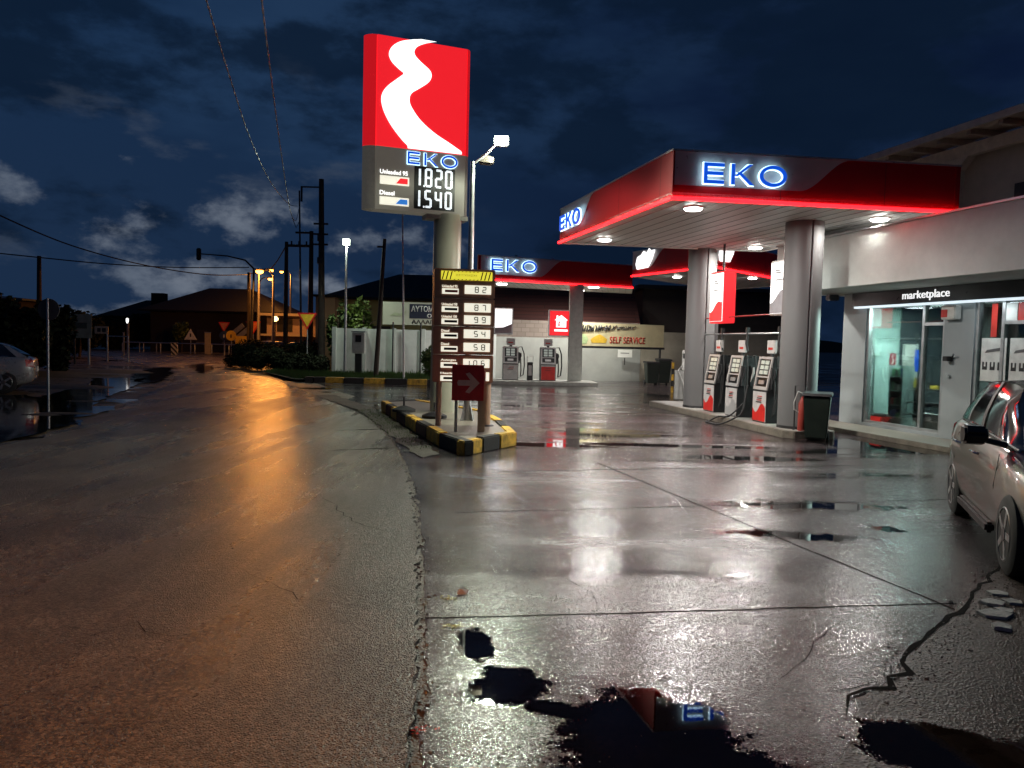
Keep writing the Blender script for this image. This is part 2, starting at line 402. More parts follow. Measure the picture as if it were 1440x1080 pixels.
def joint(a, b, wdt=.013):
    pts = rag([xy(*a), xy(*b)], .25, .006, int(a[0])); n = (Vector(pts[-1])-Vector(pts[0])).normalized(); q = Vector((-n.y, n.x))*wdt/2
    vs = [(x+s*q.x, y+s*q.y, .0085) for x, y in pts for s in (-1, 1)]
    jm.add(vs, [(2*i, 2*i+1, 2*i+3, 2*i+2) for i in range(len(pts)-1)])
joint((592, 872), (1345, 850)); joint((640, 722), (1340, 703)); joint((836, 650), (1150, 780)); joint((1150, 780), (1350, 862)); joint((700, 664), (1200, 655), .02)
tag(jm.build('pavement_joint', tarm), kind='structure')
def crack(px, wdt, seed, z=.0225, m=None):
    r_ = random.Random(seed); pts = rag([xy(*p) for p in px], .12, .02, seed); vs = []
    for i, (x, y) in enumerate(pts):
        a = Vector(pts[max(0, i-1)]); b = Vector(pts[min(len(pts)-1, i+1)]); n = (b-a).normalized(); w_ = wdt*r_.uniform(.3, 1.2)*min(1, i/3+.1, (len(pts)-1-i)/3+.1)
        vs += [(x-n.y*w_/2, y+n.x*w_/2, z), (x+n.y*w_/2, y-n.x*w_/2, z)]
    tag(MB().add(vs, [(2*i, 2*i+1, 2*i+3, 2*i+2) for i in range(len(pts)-1)]).build('road_crack', m or tarm), kind='structure')
for px, wd, sd_ in ((((465, 636), (520, 633), (566, 631)), .09, 1), (((470, 607), (510, 606), (550, 604)), .12, 2), (((60, 742), (150, 728), (240, 735)), .012, 3), (((330, 800), (420, 846), (560, 862)), .007, 4),
                    (((100, 905), (190, 880), (240, 900), (320, 885)), .006, 5), (((455, 700), (500, 740), (560, 752)), .010, 6)): crack(px, wd, sd_)
for px, wd, sd_ in ((((1080, 975), (1150, 905), (1190, 870)), .006, 7), (((760, 800), (830, 835), (840, 858)), .006, 8)): crack(px, wd, sd_, .0085)
# broken muddy patch near the parked car
pm_ = [xy(*p) for p in ((1400, 800), (1375, 830), (1330, 878), (1275, 915), (1262, 960), (1200, 985), (1215, 1020), (1180, 1080), (1200, 1200), (1800, 1200), (1900, 900), (1700, 830))]
mx, my = xy(1330, 1060)
mud_m = wet_ground('wet broken tarmac', (.040, .026, .018), (.075, .050, .035), .42, 62, .009, puddles=[(mx, my, .42, .24, R(-18), 2.0), (mx+.5, my-.1, .4, .25, 0, 2.0)], wetbias=-.05, stain=.6)
sheet('broken_tarmac', rag(pm_+[pm_[0]], .06, .012, 9)[:-1], .012, mud_m, th=.03)
crack(((1410, 795), (1376, 830), (1331, 878), (1285, 912), (1272, 935), (1258, 958), (1225, 975), (1200, 984), (1190, 1010)), .040, 61, .0145)
crack(((1263, 960), (1230, 962), (1160, 975)), .014, 62, .0085)
# loose stones on the ragged edges, uncountable
gm = MB(); rnd = random.Random(5)
def stone(x, y, z, r):
    vs = []; 
    for k in range(6):
        a = k*math.pi/3+rnd.uniform(-.3, .3); vs.append((x+r*math.cos(a)*rnd.uniform(.7, 1.2), y+r*math.sin(a)*rnd.uniform(.7, 1.2), z-.002))
    top = (x+rnd.uniform(-.2, .2)*r, y, z+r*rnd.uniform(.4, .8)); mid_ = [((v[0]*.6+x*.4), (v[1]*.6+y*.4), z+r*.45*rnd.uniform(.7, 1.2)) for v in vs]
    gm.add(vs+mid_+[top], [(i, (i+1) % 6, (i+1) % 6+6, i+6) for i in range(6)]+[(6+i, 6+(i+1) % 6, 12) for i in range(6)])
for x, y in rag([p for p in sedge if 0 < p[1] < 20], .025, .03, 21):
    if rnd.random() < .8: stone(x+rnd.uniform(.0, .07), y, .006, rnd.uniform(.004, .016))
for i in range(260):
    t = rnd.random(); a = Vector(pm_[0]).lerp(Vector(pm_[5]), t); stone(a.x+rnd.gauss(.14, .10), a.y+rnd.gauss(0, .08), .012, rnd.uniform(.003, .010)*(1.7 if rnd.random() < .06 else 1))
for i in range(420):
    stone(rnd.uniform(-.3, 5), rnd.uniform(2.8, 10), .006, rnd.uniform(.002, .006))
tag(gm.build('gravel', mat('gravel stones', (.055, .045, .038), .4, 0, .5, 30)), 'loose wet grit along the broken edges of road and forecourt', 'gravel', kind='stuff')
# left roadside: puddle and dirt banks
water_m = mat('puddle water', (.006, .007, .008), .03, 0, .1, 2, .02, 3, spec=.6)
wp = [xy(*p) for p in ((-60, 640), (0, 624), (50, 613), (98, 599), (104, 589), (130, 586), (165, 577), (163, 572), (130, 573), (150, 560), (185, 546), (205, 533), (170, 532), (132, 534), (120, 545), (85, 551), (55, 561), (35, 556), (-60, 560))]
sheet('puddle', rag(wp+[wp[0]], .35, .05, 12)[:-1], .026, water_m)
for i, pp in enumerate((((185, 528), (215, 519), (250, 516), (240, 526), (226, 536), (200, 541)), ((262, 515), (285, 512), (300, 518), (285, 527)), ((598-18, 672), (612, 671), (610, 679), (585, 680)))):
    if i < 2: sheet('puddle', rag([xy(*p) for p in pp+(pp[0],)], .5, .12, 30+i)[:-1], .026, water_m)
dirt = mat('wet dirt', (.09, .062, .035), .6, 0, .4, 2, .6, 12)
db = MB(); rnd = random.Random(2)
def mound(cx, cy_, rx, ry, h, seed, name='dirt_bank', m=dirt):
    r_ = random.Random(seed); n = 18; mb = MB(); vs = [(cx, cy_, h)]
    for j in (1, 2, 3):
        for k in range(n):
            a = 2*math.pi*k/n; q = j/3*(1+r_.uniform(-.18, .18)); vs.append((cx+rx*q*math.cos(a), cy_+ry*q*math.sin(a), h*(1-(j/3)**2)*r_.uniform(.7, 1.1)-.01*(j == 3)))
    fs = [(0, 1+k, 1+(k+1) % n) for k in range(n)]
    for j in (0, 1): fs += [(1+j*n+k, 1+(j+1)*n+k, 1+(j+1)*n+(k+1) % n, 1+j*n+(k+1) % n) for k in range(n)]
    mb.add(vs, fs); return tag(mb.build(name, m, smooth=True), kind='structure')
for (px, py, rx, ry, h) in ((95, 545, 1.7, .9, .10), (60, 527, 3, 1.5, .15), (150, 523, 2.6, 1.2, .1), (95, 583, .9, .28, .05), (128, 566, .8, .2, .05), (60, 585, .6, .2, .05)):
    x, y = xy(px, py); mound(x, y, rx, ry, h, int(px))
# verge beside the big island
x, y = xy(545, 612)
vg = [xy(*p) for p in ((525, 575), (560, 597), (595, 620), (618, 640), (590, 645), (562, 625), (535, 600), (505, 578), (470, 566), (440, 556), (470, 556))]
sheet('verge', rag(vg+[vg[0]], .2, .03, 44)[:-1], .018, wet_ground('wet verge dirt', (.03, .028, .02), (.06, .05, .035), .6, 40, .02, wetbias=-.1), th=.03)

# ------------------------------------------------------------------ foliage helpers
def leaves(mb, c, rad, n, size, rnd, squash=1.0):
    for _ in range(n):
        while True:
            p = Vector((rnd.uniform(-1, 1), rnd.uniform(-1, 1), rnd.uniform(-1, 1)))
            if .25 < p.length < 1: break
        p = Vector(c)+Vector((p.x*rad[0], p.y*rad[1], p.z*rad[2]))
        a = Vector((rnd.gauss(0, 1), rnd.gauss(0, 1), rnd.gauss(0, .6))).normalized(); b = a.orthogonal().normalized()
        b = Matrix.Rotation(rnd.uniform(0, 6.28), 3, a) @ b; s = size*rnd.uniform(.6, 1.3)
        mb.add([p-a*s, p+b*s*.45, p+a*s, p-b*s*.45], [(0, 1, 2, 3)])
def tree(name, label, cat, x, y, h, cr, n, size, seed, lm=leafd, group=None, trunk=True, lobes=7):
    rnd = random.Random(seed); t = thing(name, label, cat, (x, y, 0), 0, group); mb = MB()
    for k in range(lobes):
        a = rnd.uniform(0, 6.28); q = rnd.uniform(.1, .75)
        c = (cr*q*math.cos(a), cr*q*math.sin(a), h*rnd.uniform(.45, .92) if trunk else h*rnd.uniform(.25, .8))
        s = rnd.uniform(.32, .55); leaves(mb, c, (cr*s, cr*s, h*(.16 if trunk else .3)*rnd.uniform(.7, 1.2)), n//lobes, size, rnd)
    mb.build('crown', lm, t)
    tb = MB(); tb.tube([(0, 0, -.05), (.05, 0, h*.3), (0, .05, h*.6), (.04, 0, h*.8)], [h*.03, h*.022, h*.015, h*.005], 7)
    for k in range(5):
        a = rnd.uniform(0, 6.28); z = h*rnd.uniform(.25, .6); tb.tube([(0, 0, z), (cr*.3*math.cos(a), cr*.3*math.sin(a), z+h*.13), (cr*.6*math.cos(a), cr*.6*math.sin(a), z+h*.2)], [h*.012, h*.008, h*.003], 5)
    tb.build('trunk', bark, t); return t

# ------------------------------------------------------------------ lettering for the station signs
def eko(parent, x, y, z, h, th=.03, gap=.04):
    """the three extended capitals: blue faces in front of white lit edges"""
    def quad(mb, pts, d): mb.prism(pts, d-.012, d, 'xz')
    def letters(mb, t, p, d):
        w = 1.02*h; t = t*h; p = p*h
        def X(a): return x+a
        # E
        mb.prism([(X(-p), z-p), (X(w+p), z-p), (X(w+p), z+t+p), (X(t+p), z+t+p), (X(t+p), z+h/2-t/2-p), (X(w*.95+p), z+h/2-t/2-p), (X(w*.95+p), z+h/2+t/2+p), (X(t+p), z+h/2+t/2+p), (X(t+p), z+h-t-p), (X(w+p), z+h-t-p), (X(w+p), z+h+p), (X(-p), z+h+p)], d-th, d, 'xz')
        # K
        k = w+.38*h; tt = t*1.25
        mb.prism([(X(k-p), z-p), (X(k+t+p), z-p), (X(k+t+p), z+h+p), (X(k-p), z+h+p)], d-th, d, 'xz')
        mb.prism([(X(k+t*.9), z+h*.42-p), (X(k+w*.86-p), z+h+p), (X(k+w*.86+tt+p), z+h+p), (X(k+t*.9+tt*.9+p), z+h*.42-p)], d-th+.001, d-.001, 'xz')
        mb.prism([(X(k+w*.30-p), z+h*.60), (X(k+w*.30+tt*.9+p), z+h*.60+p), (X(k+w*.95+tt+p), z-p), (X(k+w*.95-p), z-p)], d-th+.002, d-.002, 'xz')
        # O
        cx, cz = x+k+w*1.02+.36*h+.66*h+t*.6, z+h/2; n = 36
        ro, rz, ri, rj = .70*h+p, h*.52+p, .70*h-t-p, h*.52-t-p
        vs = []
        for dd in (d-th, d):
            for (a, b) in ((ro, rz), (ri, rj)):
                vs += [(cx+a*math.cos(2*math.pi*i/n), dd, cz+b*math.sin(2*math.pi*i/n)) for i in range(n)]
        fs = []
        for i in range(n):
            j = (i+1) % n
            fs += [(i, j, n+j, n+i), (2*n+i, 2*n+j, 3*n+j, 3*n+i), (i, j, 2*n+j, 2*n+i), (n+i, n+j, 3*n+j, 3*n+i)]
        mb.add(vs, fs)
    a = MB(); letters(a, .17, .035, y-gap); a.build('letter_edge_glow', E_halo, parent)
    b = MB(); letters(b, .17, 0, y-gap-th-.004); b.build('lettering', E_blue, parent)
SEG = {'0': 'abcdef', '1': 'bc', '2': 'abged', '4': 'fgbc', '5': 'afgcd', '6': 'afgcde', '7': 'abc', '8': 'abcdefg', '9': 'abcfgd'}
def seg7(mb, ch, x, z, w, h, t, y, th=.006):
    S = {'a': (t*.6, w-t*.6, h-t, h), 'd': (t*.6, w-t*.6, 0, t), 'g': (t*.6, w-t*.6, h/2-t/2, h/2+t/2), 'f': (0, t, h/2+t*.1, h-t*.55), 'b': (w-t, w, h/2+t*.1, h-t*.55), 'e': (0, t, t*.55, h/2-t*.1), 'c': (w-t, w, t*.55, h/2-t*.1)}
    for c in SEG[ch]: 
        a = S[c]; mb.box(x+a[0], x+a[1], y-th-(.001 if c in 'adg' else 0), y, z+a[2], z+a[3])

# ------------------------------------------------------------------ canopies
def scurve(x0, x1, z0, z1, n=14):
    return [(x0+(x1-x0)*i/n, z0+(z1-z0)*(.5-.5*math.cos(math.pi*i/n))) for i in range(n+1)]
corr = mat('corrugated silver', (.40, .40, .41), .34, .5, .05)
def corrugate(m, sc=70, strg=.6, ax='Z'):
    N = m.node_tree.nodes; L = m.node_tree.links; tc = N.new('ShaderNodeTexCoord'); wv = N.new('ShaderNodeTexWave')
    wv.bands_direction = ax; wv.inputs['Scale'].default_value = sc/6.28; L.new(tc.outputs['Object'], wv.inputs['Vector'])
    bp = N.new('ShaderNodeBump'); bp.inputs['Strength'].default_value = strg; bp.inputs['Distance'].default_value = .01
    L.new(wv.outputs['Fac'], bp.inputs['Height']); L.new(bp.outputs[0], N['Principled BSDF'].inputs['Normal'])
corrugate(corr, 110); corrugate(red_paint, 110, .12); corrugate(soffit_m, 42, .35, 'X')
def canopy(label, H, fh, corners, lights, power, fronts, group, soff=soffit_m, deck=.04, lens_r=.15):
    """corners: near left, near right, far right, far left; fronts: which sides carry silver + letters"""
    t = thing('canopy', label, 'petrol station canopy', (corners[0][0], corners[0][1], 0), 0, group)
    o = Vector(corners[0][:2]); P_ = [Vector(c[:2])-o for c in corners]
    MB().prism([tuple(p) for p in P_], H+.02, H+.12).build('soffit', soff, t)
    cen = sum(P_, Vector((0, 0)))/4
    MB().prism([tuple(p+(cen-p).normalized()*.25) for p in P_], H+.125, H+fh-.12).build('roof', dkmetal, t)
    e1, e2 = P_[1]-P_[0], P_[3]-P_[0]; ns = int(e1.length/.30); sm_ = MB()
    for k in range(1, ns):
        q0 = P_[0]+e1*k/ns; q1 = q0+e2; u = e1.normalized()*.005
        sm_.prism([tuple(q0-u), tuple(q0+u), tuple(q1+u), tuple(q1-u)], H+.012, H+.0195)
    sm_.build('panel_seam', mat('seam shadow gap', (.42, .42, .40), .8), t)
    for i in range(4):
        a, b = P_[i], P_[(i+1) % 4]; ln = (b-a).length; rz = math.atan2((b-a).y, (b-a).x)
        f = MB().box(0.002, ln-.002, 0, .10, H+.06, H+fh).build('fascia', red_paint, t); f.location = (a.x, a.y, 0); f.rotation_euler = (0, 0, rz)
        if i in fronts: s = MB().box(-.03, ln+.03, -.045, -.004, H-.01, H+.04, 0).build('led_strip', E_led, t)
        else: s = MB().box(.0, ln, -.04, -.004, H-.01, H+.035, 0).build('edge_trim', white_paint, t)
        s.location = (a.x, a.y, 0); s.rotation_euler = (0, 0, rz)
        MB().box(-.01, ln+.01, -.015, .115, H+fh+.002, H+fh+.03).build('cap_trim', silver, f)
        for k in range(1, int(ln/1.9)+1): MB().box(k*1.9-.005, k*1.9+.005, -.0015, .05, H+.07, H+fh-.01).build('panel_seam', mat('red seam', (.06, .004, .005), .6), f)
        if i in fronts:
            mode, x0, x1, lx, lz, lh = fronts[i]
            if mode == 'L': poly = [(x0, H+fh-.004), (x0, H+.24)]+scurve(x1-fh*1.15, x1, H+.24, H+fh-.004)
            else: poly = [(x0, H+fh-.004), (x0, H+.24)]+scurve(x1-fh*1.15, x1, H+.24, H+fh-.004)
            MB().prism(poly, -.010, -.002, 'xz').build('silver_panel', corr, f)
            if lh: eko(f, lx, -.012, H+lz, lh)
            elif lh == 0:
                mb = MB().prism([(lx+q[0]*.9, H+.22+q[1]*.62) for q in ((.1, 0), (.8, .05), (1.05, .5), (1.2, .98), (.95, .95), (.85, 1.1), (.7, .85), (.5, 1), (.35, .8), (.1, .7), (0, .3))], -.05, -.014, 'xz').build('emblem', E_white, f)
    for (x, y) in lights:
        p = Vector((x, y))-o
        l = MB().lathe([(lens_r, H+.018), (lens_r*1.02, H-.02), (lens_r*.9, H-.034), (.01, H-.038)], 20, p.x, p.y).build('downlight', E_lens, t, True)
        MB().lathe([(lens_r*1.2, H+.018), (lens_r*1.25, H-.005), (lens_r*1.08, H-.008), (lens_r*1.08, H+.018)], 20, p.x, p.y).build('rim', white_paint, l)
        lamp('AREA', 'downlight_lamp', (p.x, p.y, H-.07), power, (1, .955, .90), t, size=.28)
    return t
def col(parent, x, y, r, z1, z0=.15, seam=(-1.5, .9)):
    n = 96; prof = []
    for k in range(n):
        a = 2*math.pi*k/n; rr = r
        for s in seam:
            if abs((a-s+math.pi) % (2*math.pi)-math.pi) < .05: rr = r-.035
        prof.append((x+rr*math.cos(a), y+rr*math.sin(a)))
    o = MB().prism(prof, z0, z1).build('column', col_m, parent, True)
    MB().lathe([(r+.01, z0), (r+.01, z0+.06), (r-.02, z0+.065)], 32, x, y).build('base_ring', dkmetal, o)
    return o
H1, FH = 4.15, .80
A = PZ(945, 280, H1); B = PZ(787, 342, H1); Cc = PZ(1348, 300, H1); D = B+(Cc-A)
lA = PZ(975, 293, H1); lB = PZ(850, 337, H1); lC = PZ(1237, 308, H1); lD = PZ(1062, 348, H1)
ab = (A-B).length
c1 = canopy('large canopy beside the shop, red fascia with lit blue letters on its front and side', H1, FH, [A, Cc, D, B],
       [(p.x, p.y) for p in (lA, lB, lC, lD)], 265, {0: ('L', .03, 3.15, .50, .27, .34), 3: ('R', .05, 2.35, .30, .25, .34)}, 'red canopies over the pumps')
cp1 = PZ(1120, 604, .15); cp2 = PZ(980, 574, .15)
colA = Vector((cp1.x+.10, cp1.y+.30)); colB = Vector((cp2.x+.08, cp2.y+.30))
o = Vector((A.x, A.y)); col(c1, *(colA-o), .36, H1+.02); col(c1, *(colB-o), .36, H1+.02, seam=(-1.45, -.2))
# canopy two, far left
H2 = 4.15
c2c = [PZ(672, 393, H2), PZ(889, 405, H2)]; back = Vector((.5, 3.6, 0))
c2 = canopy('far canopy behind the price board with lit letters at its left end', H2, .95, [c2c[0], c2c[1], c2c[1]+back, c2c[0]+back],
       [(PZ(836, 403, H2).x, PZ(836, 403, H2).y+.3), (PZ(816, 407, H2).x, PZ(816, 407, H2).y+.6), (PZ(705, 397, H2).x, PZ(705, 397, H2).y+.8)], 200, {0: ('L', .03, 3.7, .52, .38, .46)}, 'red canopies over the pumps', lens_r=.22)
o = Vector((c2c[0].x, c2c[0].y)); q = PY(807, 540, 32.3); MB().box(q.x-o.x-.28, q.x-o.x+.28, q.y-o.y-.2, q.y-o.y+.2, .15, H2+.02).build('column', mat('pale column', (.4, .42, .38), .5), c2, bevel=.02)
# canopy three, behind the large one
a3 = PZ(1003, 376, H1); l3 = PZ(889, 389, H1); r3 = PZ(1082, 391, H1); r3 = a3+(r3-a3)*1.7
c3 = canopy('middle canopy half hidden behind the nearer columns, white emblems on its corners', H1, .85, [l3, a3, r3, l3+(r3-a3)],
       [(PZ(952, 389, H1).x, PZ(952, 389, H1).y), (PZ(1058, 391, H1).x, PZ(1058, 391, H1).y)], 110, {0: ('L', .02, 1.9, .25, .3, 0), 1: ('L', .02, 1.3, .3, .3, 0)}, 'red canopies over the pumps', lens_r=.14)
o = Vector((l3.x, l3.y)); q = (a3+r3+l3)/3; col(c3, q.x-o.x, q.y-o.y+.8, .3, H1+.02, 0.0)

# ------------------------------------------------------------------ pump islands
isl_dir = (colA-colB).normalized(); rzI = math.atan2(isl_dir.y, isl_dir.x)          # local x runs towards the camera
isl = thing('pump_island', 'long grey kerbed island under the three near fuel pumps', 'pump island', (colB.x, colB.y, 0), rzI)
LI = (colA-colB).length
pts = [(-2.0, -.55), (LI+.45, -.55), (LI+.62, -.4), (LI+.62, .4), (LI+.45, .55), (-2.0, .55)]
MB().prism(pts, .0, .15).build('kerb', concrete, isl, bevel=.012)
MB().prism([(x*1.0, y*.86) for x, y in pts], .15, .156).build('paved_top', mat('island top', (.22, .21, .19), .45, 0, .2, 6), isl)
def isl_pt(s, side=0.0, z=.156): 
    n = Vector((-isl_dir.y, isl_dir.x)); p = colB+isl_dir*s+n*side; return (p.x, p.y, z)
E_pump = mat('pump display', (.3, .35, .3), .3, emit=(.5, .55, .5), es=.35)
pump_grey = mat('pump grey', (.42, .42, .41), .4, .3, .06); pump_white = mat('pump white', (.48, .47, .45), .4); pump_red = mat('pump red', (.55, .02, .015), .35)
def pump(label, loc, rz, lower, group, hoses=2, flag=True, full=False):
    """local -y is the customer side with the display, hose bays on the +x end"""
    t = thing('fuel_pump', label, 'fuel pump', loc, rz, group)
    W, Dp, Hh = .58, .46, 1.38
    prof = [(-.23, 0), (.33, 0), (.33, Hh-.02), (-.10, Hh), (-.19, .72), (-.23, .66)]       # (y,z), display leans back
    MB().prism(prof, -W/2, W/2, 'yz').build('cabinet', black, t, bevel=.01)
    f = MB().prism([(-.245, .02), (-.236, .02), (-.236, .64), (-.245, .64)], -W/2+.02, W/2-.02, 'yz').build('lower_panel', pump_white, t)
    lp = [(-W/2+.03, .03), (W/2-.03, .03), (W/2-.03, .30)]+[(W/2-.03-(W-.06)*i/10, .30+.10*math.sin(i*.62)) for i in range(1, 11)]
    if full: lp = [(-W/2+.03, .03), (W/2-.03, .03), (W/2-.03, .58), (-W/2+.03, .58)]
    MB().prism(lp, -.251, -.246, 'xz').build('wave_panel', lower, f)
    for k in range(4): MB().box(-.12+.02*k, .1+.01*k, -.2555, -.252, .42+.04*k, .435+.04*k).build('decal_line', inkred if k % 2 else ink, f)
    # leaning bezel
    m = Matrix.Translation((0, -.225, .68)) @ Matrix.Rotation(R(-9.6), 4, 'X')
    bz = MB()
    for bx in ((-W/2+.01, -W/2+.06, 0, .70), (W/2-.06, W/2-.01, 0, .70), (-W/2+.06, W/2-.06, 0, .07), (-W/2+.06, W/2-.06, .65, .70), (-W/2+.06, W/2-.06, .26, .29)): bz.box(bx[0], bx[1], -.02, .012, bx[2], bx[3], m=m)
    bz.build('bezel', pump_grey, t)
    dsp = MB()
    for rr in range(3):
        for cc in range(2): dsp.box(-.17+cc*.18, -.03+cc*.18, -.012, .004, .33+rr*.105, .41+rr*.105, m=m)
    dsp.build('display', E_pump, t)
    MB().box(-.12, .1, -.014, .004, .12, .2, m=m).build('keypad', metal, t)
    for k in range(hoses):
        y = -.12+.2*k
        n = MB().box(W/2+.003, W/2+.06, y-.05, y+.05, .70, 1.15).build('nozzle_holster', dkmetal, t)
        MB().tube([(W/2+.09, y, 1.12), (W/2+.10, y, 1.0), (W/2+.07, y-.03, .88), (W/2+.08, y-.06, .80)], [.022, .026, .022, .012], 8).build('nozzle', pump_white if k else dkmetal, n, True)
        MB().tube([(W/2+.02, y+.02, Hh-.02), (W/2+.13, y+.02, Hh+.0), (W/2+.22, y, 1.1), (W/2+.24, y-.02, .6), (W/2+.20, y-.04, .22), (W/2+.10, y-.04, .14), (W/2+.12, y, .4), (W/2+.10, y, .85), (W/2+.09, y, .9)], .014, 7).build('hose', rubber, t, True)
    if flag:
        fl = MB().box(-.16, .16, -.03, .03, Hh+.06, Hh+.34).build('top_flag', pump_white, t, bevel=.01)
        MB().box(-.1, .08, -.036, -.032, Hh+.14, Hh+.19).build('decal_line', inkred, fl)
        MB().box(-.05, .05, -.02, .02, Hh-.02, Hh+.06).build('flag_post', dkmetal, fl)
    return t
px_s = [(1008, 'left pump under the big canopy, red and white lower panel', pump_red), (1040, 'grey fronted middle pump under the big canopy', pump_grey), (1081, 'right pump under the big canopy, next to the front column, red lower panel', pump_red)]
def s_at(px):        # where along the island a picture column falls
    d = ray(px, 560); best = None
    n = Vector((-isl_dir.y, isl_dir.x)); c0 = colB+n*-.05
    # c0 + s*dir = t*(d.x,d.y)
    det = isl_dir.x*(-d.y)-isl_dir.y*(-d.x); s = ((-c0.x)*(-d.y)-(-c0.y)*(-d.x))/det; return s
for px, lb, lw in px_s: pump(lb, isl_pt(s_at(px), -.02), rzI, lw, 'pumps under the big canopy')
# hose rail between the columns, with the hose loop lying at the kerb
rail = thing('hose_gantry', 'thin metal hose rail spanning between the two big canopy columns', 'hose rail', (colB.x, colB.y, 0), rzI)
MB().tube([(.3, 0, 2.02), (LI-.3, 0, 2.02)], .02, 8).build('rail_bar', metal, rail)
MB().tube([(.3, 0, 2.42), (LI-.3, 0, 2.42)], .015, 8).build('upper_bar', mat('red bar', (.3, .02, .02), .4), rail)
for k, px in enumerate((1010, 1045, 1090)):
    s = s_at(px); MB().box(s-.03, s+.03, -.04, .04, 2.04, 2.16).build('hose_bracket', dkmetal, rail)
    MB().tube([(s, 0, 2.04), (s+.02, -.03, 1.8), (s+.08, -.02, 1.62)], .03, 8).build('hose_drop', rubber, rail)
s = s_at(1050); pp = [isl_pt(s+a, b, c) for a, b, c in ((.5, -.3, .9), (.6, -.45, .35), (.5, -.6, .18), (.2, -.78, .03), (-.3, -.85, .03), (-.45, -.7, .04), (-.2, -.6, .16), (.1, -.5, .20), (.35, -.3, .5))]
tag(MB().tube(catmull(pp, 5), .018, 8).build('fuel_hose', rubber, smooth=True), 'black hose looping down over the island kerb below the middle pump', 'hose')
# light boxes between the columns
def lightbox(label, px, z0, z1, w, d, face, side, group, wave=None):
    s = s_at(px); t = thing('light_box', label, 'light box sign', isl_pt(s, 0, 0), rzI, group)
    MB().box(-w/2, w/2, -d/2, d/2, z0, z1).build('casing', side, t, bevel=.015)
    MB().box(-w/2+.04, w/2-.04, -d/2-.012, -d/2-.003, z0+.04, z1-.04).build('lit_face', face, t)
    MB().box(-w/2+.04, w/2-.04, d/2+.003, d/2+.012, z0+.04, z1-.04).build('lit_face', face, t)
    if wave:
        poly = [(-w/2+.045, z0+.045), (w/2-.045, z0+.045), (w/2-.045, z0+.50)]+[(w/2-.045-(w-.09)*i/10, z0+.46+.09*math.sin(i*.5)-.012*i) for i in range(1, 11)]
        MB().prism(poly, -d/2-.016, -d/2-.0125, 'xz').build('wave_panel', wave, t)
    for k, (a, b) in enumerate(((.3, .8), (.25, .76), (.15, .63))): MB().box(-w*.2, w*(.05+.08*k), -d/2-.02, -d/2-.0165, z0+(z1-z0)*b, z0+(z1-z0)*b+.03).build('small_print', mat('pale grey ink', (.3, .3, .3), .5), t)
    MB().tube([(0, 0, z1), (0, 0, H1+.02)], .03, 8).build('hanger', dkmetal, t)
    return t
lightbox('lit white light box with red sides beside the rear column of the big canopy', 1008, 2.28, 3.5, .75, .3, E_white, E_red, 'light boxes above the near pumps', E_red)
lightbox('lit white light box with silver sides, half behind the front column', 1096, 2.38, 3.5, .75, .3, E_white, silver, 'light boxes above the near pumps', mat('grey wave', (.3, .3, .32), .5))
# far island
isl2 = thing('pump_island', 'low pale kerbed island under the far left canopy', 'pump island', (c2c[0].x, 31.3, 0), R(2))
MB().box(-.2, 4.9, -.6, 1.5, 0, .15).build('kerb', mat('pale kerb', (.3, .31, .28), .5, 0, .2), isl2, bevel=.015)
for px, lb, lw in ((717, 'far pump nearest the price board, grey and white', pump_grey), (770, 'far pump with a bright red lower panel', pump_red)):
    q = PY(px, 535, 31.6); p = pump(lb, (q.x, 31.9, .15), R(4), lw, 'pumps under the far left canopy', full=px > 760)
    p.scale = (1.1, 1, 1.0)
q = PY(770, 535, 31.6); 
t = thing('air_unit', 'small white air and water unit between the two far pumps', 'air unit', (PY(745, 535, 31.6).x, 31.8, .15))
MB().box(-.12, .12, -.1, .1, 0, .75).build('case', black, t, bevel=.01); MB().box(-.07, .07, -.112, -.102, .2, .62).build('panel', pump_white, t)
MB().tube([(-.12, 0, .8), (-.12, 0, 1.0), (.12, 0, 1.0), (.12, 0, .8)], .012, 6).build('handle', metal, t)
def farbox(label, x0, x1, y0, y1, Y, face, group):
    a = PY(x0, y1, Y); b = PY(x1, y0, Y); w_ = b.x-a.x; t = thing('light_box', label, 'light box sign', (a.x, Y, 0), R(2), group)
    MB().box(0, w_, 0, .3, a.z, b.z).build('casing', silver, t, bevel=.02); MB().box(.05, w_-.05, -.014, -.003, a.z+.05, b.z-.05).build('lit_face', face, t)
    return t, w_, a.z, b.z
t, w_, z0, z1 = farbox('lit white poster box next to the price board under far canopy', 694, 722, 433, 470, 32.2, E_white, 'light boxes under the far left canopy')
MB().prism([(.05, z0+.05), (w_-.05, z0+.05), (w_-.05, z0+.45), (w_*.5, z0+.3), (.05, z0+.28)], -.02, -.0145, 'xz').build('wave_panel', mat('grey wave', (.3, .3, .32), .5), t)
t, w_, z0, z1 = farbox('lit red box with a white house symbol left of the far column', 771, 803, 436, 473, 32.2, E_red, 'light boxes under the far left canopy')
cx = w_*.56; cz = z0+(z1-z0)*.5
MB().prism([(cx-.27, cz+.12), (cx-.20, cz+.12), (cx-.2, cz-.17), (cx+.22, cz-.17), (cx+.22, cz+.12), (cx+.29, cz+.12), (cx+.01, cz+.34), (cx-.12, cz+.24), (cx-.12, cz+.32), (cx-.19, cz+.32), (cx-.19, cz+.19)], -.022, -.015, 'xz').build('house_symbol', E_white, t)
MB().prism([(cx-.12, cz-.12), (cx-.04, cz-.12), (cx-.06, cz+.0), (cx-.0, cz+.1), (cx-.1, cz+.06)], -.03, -.023, 'xz').build('flame_mark', E_red, t)
MB().box(cx+.08, cx+.11, -.03, -.023, cz-.08, cz+.04).build('flame_mark', E_red, t)
MB().box(cx-.27, cx+.29, -.022, -.015, cz-.34, cz-.26).build('small_print', E_white, t)

